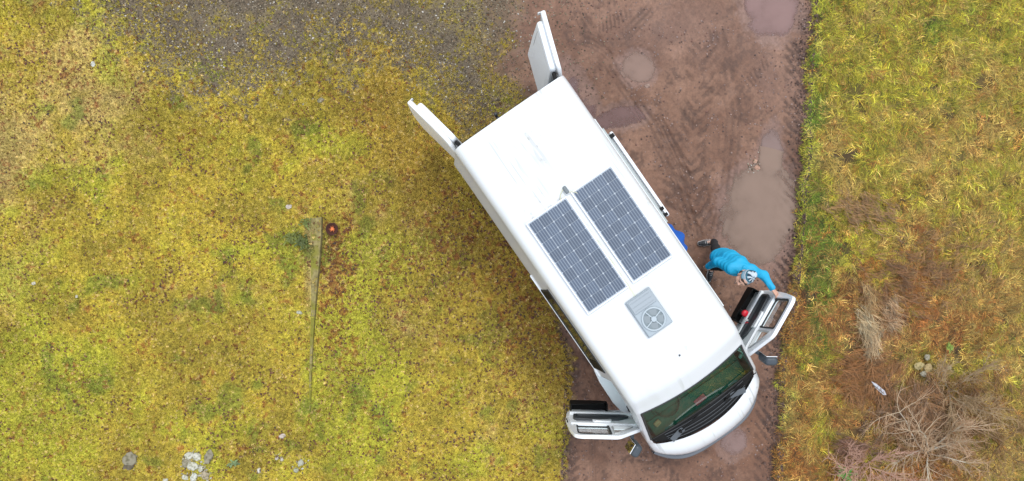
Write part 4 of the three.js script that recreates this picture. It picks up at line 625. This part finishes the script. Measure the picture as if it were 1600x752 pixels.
{ // rusty metal bowl beside the kerb
  const b = thing('rusty_bowl', 'round rust orange metal bowl at the top end of the kerb', 'bowl', [wx(519.5), onGround(519.5, 358) + 0.012, wz(358)]);
  part('bowl', new THREE.LatheGeometry([[0.0, 0.02], [0.05, 0.022], [0.085, 0.05], [0.098, 0.075], [0.108, 0.075], [0.098, 0.045], [0.06, 0.006], [0, 0.004]].map(([r, y]) => new THREE.Vector2(r, y)), 32), std([0.05, 0.014, 0.008], 0.95), b);
  const r = rng(77), sp = []; for (let k = 0; k < 9; k++) { const a = k / 9 * 6.28 + r(), l = 0.04 + r() * 0.04; sp.push(xf(new THREE.ConeGeometry(0.012, l, 5), { p: [Math.cos(a) * l * 0.45, 0.05 + r() * 0.02, Math.sin(a) * l * 0.45], r: [Math.PI / 2 - 0.5, 0, 0] }).applyMatrix4(new THREE.Matrix4())); }
  part('rust_flake', merge([...sp.map((g, k) => { const a = k / 9 * 6.28; return xf(new THREE.ConeGeometry(0.014, 0.05 + 0.045 * ((k * 7) % 5) / 5, 4), { r: [0.2 * (k % 3), 0, -1.15] }).translate(0.03, 0.042 + 0.004 * (k % 4), 0).rotateY(a + ((k * 5) % 3) * 0.2); }), box(0.05, 0.02, 0.05, [0, 0.045, 0], 0.008)]), std([0.55, 0.15, 0.045], 0.9), b);
}
{ // weathered plank in the verge
  const p = thing('plank', 'pale weathered splinter of plank lying in the verge', 'plank', [wx(1365), onGround(1365, 604) + 0.14, wz(604)], -0.76);
  const sh = new THREE.Shape(); [[-0.17, 0.004], [-0.08, 0.028], [0.1, 0.04], [0.17, 0.012], [0.14, -0.022], [-0.02, -0.03]].forEach(([x, y], i) => (i ? sh.lineTo(x, y) : sh.moveTo(x, y)));
  const g = new THREE.ExtrudeGeometry(sh, { depth: 0.016, bevelSize: 0.003, bevelThickness: 0.003, bevelSegments: 1 }); g.rotateX(-Math.PI / 2);
  part('board', g, std(pic(206, 208, 216), 0.8), p); part('split_edge', box(0.24, 0.006, 0.012, [0.0, 0.021, 0.01], 0.002, [0, 0.06, 0]), std(pic(120, 116, 110), 0.9), p);
}
// ---------------------------------------------------------------- plants one can tell apart
const leafGeo = (l, w, curl = 0.25) => { const g = new THREE.PlaneGeometry(l, w, 5, 2), p = g.attributes.position; g.rotateX(-Math.PI / 2); for (let i = 0; i < p.count; i++) { const t = p.getX(i) / l + 0.5, s = Math.sin(Math.PI * clamp(t * 0.92 + 0.05)) ** 0.8; p.setXYZ(i, t * l, curl * l * t * (1 - t * 0.9) + Math.abs(p.getZ(i)) * 0.3, p.getZ(i) * s); } g.computeVertexNormals(); return g; };
function rosette(u, v, r, n, col, name, label, lift = 0.02) {
  const t = thing(name, label, 'plant', [wx(u), onGround(u, v) + lift, wz(v)], 0, name === 'dark_weed' ? 'dark weeds beside the kerb' : 'rosette plants'), R = rng(Math.round(u * 7 + v)), mats = [0.8, 1, 1.25].map((k) => std(pic(...col, k), 0.7, { transmission: 0.0 }));
  for (let k = 0; k < n; k++) { const q = part('leaf', leafGeo(r * (0.6 + 0.5 * R()), r * 0.3, 0.35), mats[k % 3], t); const ra = R() * r * (name === 'dark_weed' ? 1.1 : 0.7), rb = R() * 6.28; q.rotation.y = k * 2.4 + R() * 0.4; q.position.set(Math.cos(rb) * ra, k * 0.0012, Math.sin(rb) * ra); q.rotation.z = 0.1 + R() * 0.4; }
}
rosette(368, 722, 0.1, 16, [128, 150, 96], 'rosette_plant', 'grey green rosette of leaves right of the rubble at the bottom', 0.03);
rosette(1311, 736, 0.16, 18, [84, 160, 48], 'rosette_plant', 'bright green leafy plant near the bottom edge of the verge', 0.1);
rosette(1475, 540, 0.075, 30, [140, 164, 62], 'rosette_plant', 'fresh green leafy plant above the four stones in the verge', 0.12);
rosette(457, 372, 0.1, 34, [112, 120, 44], 'dark_weed', 'left of the dark green weeds beside the top of the kerb', 0.02);
rosette(474, 378, 0.11, 44, [92, 104, 40], 'dark_weed', 'right and larger of the dark green weeds beside the top of the kerb', 0.03);
rosette(480, 350, 0.08, 26, [112, 124, 50], 'dark_weed', 'upper small dark green weed touching the top of the kerb', 0.03);
// bare bushes: stems, branches and fine twigs
function bush(u, v, label, seed, col, o) {
  const R = rng(seed), t = thing('bare_bush', label, 'bush', [wx(u), onGround(u, v), wz(v)], 0, 'bare bushes in the verge'), G = [[], [], []];
  const seg = (a, b, r0, r1, lev) => { const d = b.clone().sub(a), L = d.length(), g = new THREE.CylinderGeometry(r1, r0, L, lev === 2 ? 3 : 5, 1, true); g.applyQuaternion(new THREE.Quaternion().setFromUnitVectors(V(0, 1, 0), d.normalize())); g.translate((a.x + b.x) / 2, (a.y + b.y) / 2, (a.z + b.z) / 2); G[lev].push(g); };
  const grow = (p, d, len, r, lev) => {
    const n = lev === 2 ? 3 : 5; let q = p;
    for (let i = 0; i < n; i++) {
      d = d.clone().add(V((R() - 0.5) * o.kink, (R() - 0.5) * o.kink * 0.6 + o.lift, (R() - 0.5) * o.kink)).normalize();
      const e = q.clone().addScaledVector(d, len / n); if (e.y < 0.03) e.y = 0.03 + R() * 0.03;
      seg(q, e, r * (1 - i / n * 0.6), r * (1 - (i + 1) / n * 0.6), lev);
      if (lev < 2) { const kids = lev === 0 ? o.kids : 2 + (R() < 0.45 ? 1 : 0); for (let k = 0; k < kids; k++) grow(e, d.clone().add(V((R() - 0.5) * 2.1, (R() - 0.35) * 0.9, (R() - 0.5) * 2.1)).normalize(), len * (0.34 + R() * 0.32), Math.max(r * 0.5, 0.0036), lev + 1); }
      q = e;
    }
  };
  for (const [a, len, el] of o.stems) grow(V((R() - 0.5) * 0.1, 0.02, (R() - 0.5) * 0.1), V(Math.cos(a), el, Math.sin(a)).normalize(), len, o.r, 0);
  ['stem', 'branch', 'twig'].forEach((n, i) => { const m = merge(G[i]); m.computeVertexNormals(); part(n, m, std(pic(...col[i]), 0.9), t); });
}
bush(1448, 705, 'large pale lichened bare bush at the bottom of the verge', 11, [[232, 224, 202], [220, 198, 166], [216, 180, 142]], { kink: 0.55, lift: 0.02, kids: 3, r: 0.015, stems: [[-2.0, 0.75, 0.5], [-2.7, 0.95, 0.35], [2.9, 0.8, 0.3], [2.2, 0.6, 0.4], [-1.4, 0.85, 0.5], [-0.8, 0.6, 0.6], [0.4, 0.55, 0.7]] });
bush(1482, 610, 'grey bare bush standing below the four stones', 23, [[180, 160, 130], [196, 172, 136], [196, 166, 124]], { kink: 0.6, lift: 0.04, kids: 3, r: 0.01, stems: [[-2.4, 0.5, 0.5], [-0.9, 0.6, 0.5], [0.2, 0.55, 0.4], [1.2, 0.65, 0.5], [1.9, 0.6, 0.5]] });
bush(1352, 722, 'pinkish bare bush at the bottom left of the verge', 37, [[206, 166, 142], [216, 172, 148], [220, 176, 152]], { kink: 0.5, lift: 0.02, kids: 2, r: 0.011, stems: [[3.0, 0.55, 0.3], [-2.4, 0.5, 0.4], [-1.2, 0.5, 0.4], [0.2, 0.6, 0.4], [1.4, 0.5, 0.4], [2.3, 0.5, 0.3]] });
bush(1560, 690, 'thin brown bare bush near the bottom right corner', 41, [[140, 112, 78], [158, 128, 86], [176, 142, 96]], { kink: 0.6, lift: 0.03, kids: 2, r: 0.008, stems: [[3.0, 0.7, 0.3], [-2.2, 0.6, 0.4], [-1.0, 0.5, 0.4], [1.4, 0.6, 0.4]] });
// ---------------------------------------------------------------- what nobody could count
function scatter(name, label, category, geo, mat, items) {
  const m = new THREE.InstancedMesh(geo, mat, items.length), M = new THREE.Matrix4(), q = new THREE.Quaternion(), e = new THREE.Euler(), c = new THREE.Color();
  items.forEach(([x, y, z, rx, ry, rz, s, sy, col], i) => { q.setFromEuler(e.set(rx, ry, rz, 'YXZ')); M.compose(V(x, y, z), q, V(s, s * sy, s)); m.setMatrixAt(i, M); m.setColorAt(i, c.setRGB(...col)); });
  m.name = numbered(name); setup(m); scene.add(m); return tag(m, label, category, undefined, 'stuff');
}
function tuftGeo(seed, n, h, w, splay) {
  const R = rng(seed), P = [];
  for (let i = 0; i < n; i++) { const a = R() * 6.283, r = R() * splay * 0.4, x = Math.cos(a) * r, z = Math.sin(a) * r, b = a + (R() - 0.5) * 1.6, l = splay * (0.5 + R() * 0.7), hh = h * (0.5 + R() * 0.6), sx = -Math.sin(b) * w / 2, sz = Math.cos(b) * w / 2, ex = x + Math.cos(b) * l, ez = z + Math.sin(b) * l; P.push(x - sx, 0, z - sz, x + sx, 0, z + sz, ex * 0.6 + x * 0.4 + sx * 0.8, hh, ez * 0.6 + z * 0.4 + sz * 0.8, x - sx, 0, z - sz, ex * 0.6 + x * 0.4 + sx * 0.8, hh, ez * 0.6 + z * 0.4 + sz * 0.8, ex, hh * 0.75, ez); }
  const g = new THREE.BufferGeometry(); g.setAttribute('position', new THREE.Float32BufferAttribute(P, 3)); g.computeVertexNormals(); return g;
}
const foliage = std([1, 1, 1], 0.9);
{
  const R = rng(3), tufts = [[], [], []], leaves = [], dots = [];
  for (let x = -9.9; x < 2.2; x += 0.0245) for (let z = -4.75; z < 4.75; z += 0.0245) {
    const X = x + (R() - 0.5) * 0.024, Z = z + (R() - 0.5) * 0.024, u = gx(X), v = gz(Z), [t, y, g] = zone(u, v), l = 1 - t - y - g, rnd = R(), r2 = R();
    const moss = y > 0.2 ? 0.6 * ss(0.5, 0.72, fbm(u * 0.03, v * 0.03, 431, 4) * 0.7 + noise(u * 0.35, v * 0.35, 411) * 0.3 + 0.1 * ss(60, 150, v) + 0.27 * ss(130, 10, pl(YARD, u) - v)) : 0;
    const onKerb = v > 338 && v < 642 && u > 484 && u < pl([[340, 503], [372, 502], [420, 498], [470, 494], [530, 490], [640, 487]], v); if (onKerb && (R() > 0.04 + 0.3 * ss(0.5, 0.66, fbm(u * 0.1, v * 0.05, 987, 2)))) continue;
    if (rnd > Math.max(l, moss * 0.7) || l + y < 0.3) continue;
    const k = lawnColour(u, v), s = 0.7 + r2 * 0.7, b0 = R(), b = 0.78 + b0 * b0 * 0.6, drk = ss(0.6, 0.85, noise(u * 0.5, v * 0.5, 955)) * 0.35, odd = R();
    if (odd < 0.045 + 0.3 * rusty(u, v)) { k[0] = C.rust[0] * 0.6; k[1] = C.rust[1] * 0.5; k[2] = C.rust[2] * 0.5; } else if (odd > 0.93) { k[0] = C.tan[0] * 1.1; k[1] = C.tan[1] * 1.1; k[2] = C.tan[2] * 1.1; }
    if (noise(u * 0.45, v * 0.45, 957) > 0.84 - rusty(u, v) * 0.25 && R() < 0.8) continue;         // thin spots show the dark ground
    tufts[Math.floor(R() * 3)].push([X, onKerb ? Math.max(height(X, Z), 0.058) : height(X, Z) - 0.004, Z, 0, R() * 6.28, 0, s, 0.8 + R() * 0.5, [k[0] * b * (1 - drk), k[1] * b * (1 - drk), k[2] * b * (1 - drk)]]);
  }
  tufts.forEach((it, i) => scatter('moss', ['short moss and grass covering the lawn left of the van', 'yellow green moss cushions over the lawn and yard edge', 'fine short blades all over the mossy lawn'][i], 'moss', tuftGeo(31 + i, 9, 0.018, 0.009, 0.02), foliage, it));
  const lg = leafGeo(0.055, 0.034, 0.4); lg.translate(-0.027, 0, 0);
  for (let i = 0; i < 34000; i++) {
    const X = -9.9 + R() * 12, Z = -4.75 + R() * 9.5, u = gx(X), v = gz(Z), [t, y, g] = zone(u, v), l = 1 - t - y - g; if (l < 0.5) { R(); continue; }
    const den = (0.06 + 0.6 * ss(0.45, 0.66, fbm(u * 0.02, v * 0.02, 961, 3)) + 1.8 * rusty(u, v) + 0.3 * ss(620, 760, u)) * (0.25 + 1.3 * ss(0.4, 0.68, fbm(u * 0.09, v * 0.09, 963, 2))); if (R() > den * 0.9) continue;
    const k = R(), c = k < 0.5 ? [0.07, 0.024, 0.012] : k < 0.85 ? [0.12, 0.042, 0.02] : [0.03, 0.018, 0.012], s = 0.4 + R() * 0.75;
    leaves.push([X, height(X, Z) + 0.012, Z, (R() - 0.5) * 0.9, R() * 6.28, (R() - 0.5) * 0.9, s * 0.75, 1, c]);
  }
  scatter('fallen_leaves', 'dark red brown dead leaves strewn over the lawn', 'leaves', lg, std([1, 1, 1], 0.8), leaves);
}
{ // crumbs of the broken concrete between the larger stones
  const R = rng(13), L = [], cg = rockGeo(221, 1, 0.6, 0.8, 1);
  for (const [u, v, p, q, n] of [[303, 726, 16, 20, 150], [320, 736, 12, 12, 50], [206, 724, 10, 8, 30], [470, 728, 12, 10, 40], [437, 716, 8, 8, 14], [406, 734, 10, 8, 14], [1180, 262, 10, 22, 40]]) for (let i = 0; i < n; i++) { const X = wx(u + (R() + R() - 1) * p * 1.3), Z = wz(v + (R() + R() - 1) * q * 1.3), s = 0.006 + R() * R() * 0.022; L.push([X, height(X, Z) + 0.008, Z, R(), R() * 6.28, R(), s, 1, pic(...[[206, 204, 190], [168, 158, 138], [120, 104, 80]][Math.floor(R() * 3)], 0.8 + R() * 0.3)]); }
  scatter('rubble', 'crumbs of pale broken concrete between the stones', 'rubble', cg, std([1, 1, 1], 0.9), L);
}
{ // gravel and grit
  const R = rng(9), a = [], b = [], c = [];
  const g1 = rockGeo(201, 1, 0.65, 0.85, 1), g2 = rockGeo(207, 0.9, 0.55, 1, 1);
  const tones = [[114, 100, 80], [140, 126, 104], [84, 72, 54], [156, 144, 122], [122, 100, 76], [98, 86, 68]];
  for (let i = 0; i < 100000; i++) {
    const X = -9.9 + R() * 13, Z = -4.75 + R() * 4.2, u = gx(X), v = gz(Z), [t, y, g] = zone(u, v), p = Math.max(y, t * 0.22 * ss(980, 800, u)); const q = R(), w = R(), s = R(), k = R();
    if (q > p) continue;
    const big = s > 0.985, sz = big ? 0.008 + k * 0.01 : 0.006 + s * s * 0.011, col = big && k > 0.35 ? [200, 194, 184] : tones[Math.floor(w * 6)];
    a.push([X, height(X, Z) + sz * 0.1, Z, R() * 0.4, R() * 6.28, R() * 0.4, sz, 1, pic(...col, 0.6 + R() * 0.75)]);
  }
  scatter('gravel', 'loose grey gravel of the yard behind the van', 'gravel', g1, std([1, 1, 1], 0.85), a);
  for (let i = 0; i < 26000; i++) {
    const X = -0.2 + R() * 5.6, Z = -4.75 + R() * 9.5, u = gx(X), v = gz(Z), [t] = zone(u, v), [q] = pool(u, v), w = R(), s = R(), k = R(), rim = 0.07 + 0.6 * ss(-0.35, 0.2, q) * ss(0.42, 0.2, q) * ss(0.4, 0.65, fbm(u * 0.02, v * 0.02, 971, 2)) + 0.3 * ss(0.55, 0.75, fbm(u * 0.016, v * 0.016, 973, 2));
    if (t < 0.5 || R() > rim) continue;
    const sz = 0.005 + s * s * s * 0.014, y0 = height(X, Z);
    b.push([X, y0 + sz * 0.12, Z, R() * 0.4, R() * 6.28, R() * 0.4, sz, 1, pic(...[[132, 106, 96], [96, 74, 66], [162, 136, 124], [120, 84, 72], [150, 128, 122]][Math.floor(w * 5)], 0.85 + R() * 0.3)]);
  }
  scatter('grit', 'small brown stones and grit on the muddy track', 'grit', g2, std([1, 1, 1], 0.7), b);
}
// rough grass of the verge: long bent blades that lie over one another
function bladeClump(seed, n, len, w, spread, lay) {
  const R = rng(seed), P = [], CC = [];
  for (let i = 0; i < n; i++) {
    const tone = 0.28 + 1.4 * R() * R() + 0.15 * R(), warm = 0.85 + R() * 0.35;
    const a = (R() - 0.5) * spread, L = len * (0.55 + R() * 0.6), x0 = (R() - 0.5) * 0.1, z0 = (R() - 0.5) * 0.1, bend = lay * (0.6 + R() * 0.6), ww = w * (0.6 + R() * 0.7); let x = x0, y = 0, z = z0, el = 1.35 - R() * 0.5, az = a; const seg = 5, pts = [];
    for (let s = 0; s <= seg; s++) { pts.push([x, y, z, az]); const d = L / seg; x += Math.cos(az) * Math.cos(el) * d; z += Math.sin(az) * Math.cos(el) * d; y = Math.max(y + Math.sin(el) * d, 0.005); el -= bend / seg * 2.2; az += (R() - 0.5) * 0.5; if (el < -0.5) el = -0.5; }
    for (let s = 0; s < seg; s++) { const [ax, ay, az0, t0] = pts[s], [bx, by, bz, t1] = pts[s + 1], w0 = ww * (1 - s / seg * 0.75) / 2, w1 = ww * (1 - (s + 1) / seg * 0.75) / 2, p0 = [ax + Math.sin(t0) * w0, ay, az0 - Math.cos(t0) * w0], p1 = [ax - Math.sin(t0) * w0, ay, az0 + Math.cos(t0) * w0], p2 = [bx + Math.sin(t1) * w1, by, bz - Math.cos(t1) * w1], p3 = [bx - Math.sin(t1) * w1, by, bz + Math.cos(t1) * w1]; P.push(...p0, ...p2, ...p1, ...p1, ...p2, ...p3); for (let q = 0; q < 6; q++) CC.push(tone * warm, tone, tone / warm); }
  }
  const g = new THREE.BufferGeometry(); g.setAttribute('position', new THREE.Float32BufferAttribute(P, 3)); g.setAttribute('color', new THREE.Float32BufferAttribute(CC, 3)); g.computeVertexNormals(); return g;
}
const blades = std([1, 1, 1], 0.9); blades.vertexColors = true;
{
  const R = rng(17), lists = [[], [], [], [], []];
  const geos = [bladeClump(61, 11, 0.17, 0.0095, 2.6, 1.0), bladeClump(62, 12, 0.14, 0.009, 4.6, 0.9), bladeClump(63, 10, 0.2, 0.01, 2.2, 1.1), bladeClump(64, 14, 0.09, 0.01, 6.2, 0.8), bladeClump(65, 7, 0.28, 0.009, 3.0, 1.0)];
  const PITS = [[1321, 240, 26, 16], [1334, 144, 20, 18], [1346, 170, 12, 12], [1366, 60, 10, 20], [1530, 130, 14, 22], [1480, 180, 16, 12], [1496, 245, 10, 10], [1366, 560, 26, 16], [1318, 545, 20, 14], [1448, 600, 12, 26], [1340, 675, 22, 16], [1385, 610, 18, 10], [1468, 690, 14, 30], [1500, 560, 14, 10], [1410, 500, 14, 12], [1320, 390, 16, 10]];
  for (let x = 4.0; x < 10.4; x += 0.029) for (let z = -4.9; z < 4.9; z += 0.029) {
    const X = x + (R() - 0.5) * 0.035, Z = z + (R() - 0.5) * 0.035, u = gx(X), v = gz(Z), [, , g] = zone(u, v), r = R(); if (g < 0.35 || r > 0.2 + g) continue;
    let pit = 0; for (const [a, b, p, q] of PITS) pit = Math.max(pit, blob(u, v, a, b, p, q)); pit *= 1.15 * (0.7 + 0.6 * noise(u * 0.12, v * 0.12, 981));
    const bz = ss(280, 460, v) * ss(1680, 1480, u) * 0.03, thin = ss(0.57 - bz, 0.72 - bz, noise(u * 0.09, v * 0.09, 983) * 0.7 + noise(u * 0.3, v * 0.3, 984) * 0.3); if (R() < Math.max(pit * 1.2, thin * 0.9)) continue;
    let k = vergeColour(u, v); const rr = R(); if (rr < 0.1 + bz * 3) k = mix3(k, VR, 0.8); else if (rr < 0.26 + bz * 3) k = mix3(k, VS, 0.8); else if (rr < 0.3 + bz * 3) k = mix3(k, VG, 0.6);
    const near = ss(40, 5, u - pl(RIGHT, v)), b = 0.75 + R() * 0.75, dark = R() < 0.14 ? 0.4 : 1.1;
    const flow = fbm(u * 0.011, v * 0.011, 985, 2) * 11 + noise(u * 0.05, v * 0.05, 986) * 3 - 2, c = R(), bright = ss(0.62, 0.8, fbm(u * 0.022, v * 0.022, 231, 3) * 0.85 + 0.1);
    const i = near > R() || bright > R() ? 3 : c < 0.34 ? 0 : c < 0.6 ? 1 : c < 0.84 ? 2 : 4;
    lists[i].push([X, height(X, Z) - 0.012, Z, (R() - 0.5) * 0.2, flow + (R() - 0.5) * 1.4, (R() - 0.5) * 0.2, 0.6 + R() * 0.55, 0.36 + R() * 0.4, [k[0] * b * dark * (1 - 0.4 * near), k[1] * b * dark * (1 - 0.3 * near), k[2] * b * dark * (1 - 0.35 * near)]]);
  }
  const names = ['long bent straw and green grass of the verge', 'matted grass blades of the verge', 'longest swept grass of the verge', 'short fresh grass along the edge of the track', 'thin tangled stalks in the verge'];
  lists.forEach((l, i) => scatter('verge_grass', names[i], 'grass', geos[i], blades, l));
  // pale straw heaps and brown stalk tangles
  const straw = [], st = bladeClump(71, 9, 0.26, 0.01, 0.7, 1.2);
  for (const [u, v, p, q, n, az, col] of [[1345, 505, 7, 17, 42, 1.0, [250, 226, 178]], [1356, 535, 9, 17, 42, 1.5, [250, 222, 176]], [1352, 470, 8, 20, 24, 1.3, [236, 200, 140]], [1388, 492, 8, 20, 34, 0.9, [236, 200, 156]], [1345, 330, 44, 26, 70, 0.6, [212, 170, 120]], [1420, 640, 60, 46, 110, 2.2, [186, 152, 122]], [1400, 440, 60, 40, 100, 0.4, [186, 140, 98]], [1480, 410, 60, 50, 80, 2.4, [204, 160, 104]], [1560, 470, 50, 60, 60, 2.9, [206, 172, 90]], [1440, 660, 50, 50, 200, 0.7, [206, 160, 116]], [1380, 600, 50, 40, 120, 1.9, [200, 148, 98]], [1330, 580, 40, 40, 90, 0.2, [196, 140, 86]], [1520, 640, 50, 60, 110, 1.2, [170, 126, 76]], [1335, 700, 30, 24, 60, 2.8, [192, 146, 122]]])
    for (let i = 0; i < n; i++) { const a = (R() + R() + R() - 1.5) * 1.3, b = (R() + R() + R() - 1.5) * 1.3, uu = u + a * p, vv = v + b * q, X = wx(uu), Z = wz(vv), k = 0.75 + R() * 0.5; straw.push([X, height(X, Z) + 0.06 + R() * 0.05, Z, (R() - 0.5) * 0.3, -az + (R() - 0.5) * 0.9 + (R() < 0.3 ? 3.14 : 0), (R() - 0.5) * 0.3, 0.6 + R() * 0.5, 0.4 + R() * 0.3, pic(...col, k)]); }
  scatter('straw', 'pale dead straw lying in heaps on the verge', 'straw', st, blades, straw);
  // twigs and clods thrown up along the track edge
  const clods = [], cg = rockGeo(301, 1, 0.6, 0.8, 1);
  for (let i = 0; i < 5000; i++) { const v = -60 + R() * 880, side = R() < 0.72, u = side ? pl(RIGHT, v) - 34 * R() * R() + 8 : pl(LEFT, v) + 22 * R() * R() - 5; if (!side && v < 500) continue; const X = wx(u), Z = wz(v), s = 0.008 + R() * R() * 0.022; clods.push([X, height(X, Z), Z, R(), R() * 6.28, R(), s, 1, pic(...[[92, 66, 54], [70, 50, 40], [118, 92, 80]][Math.floor(R() * 3)])]); }
  scatter('mud_clods', 'clods of dark mud along the edges of the track', 'mud', cg, std([1, 1, 1], 0.75), clods);
}
renderer.render(scene, camera);
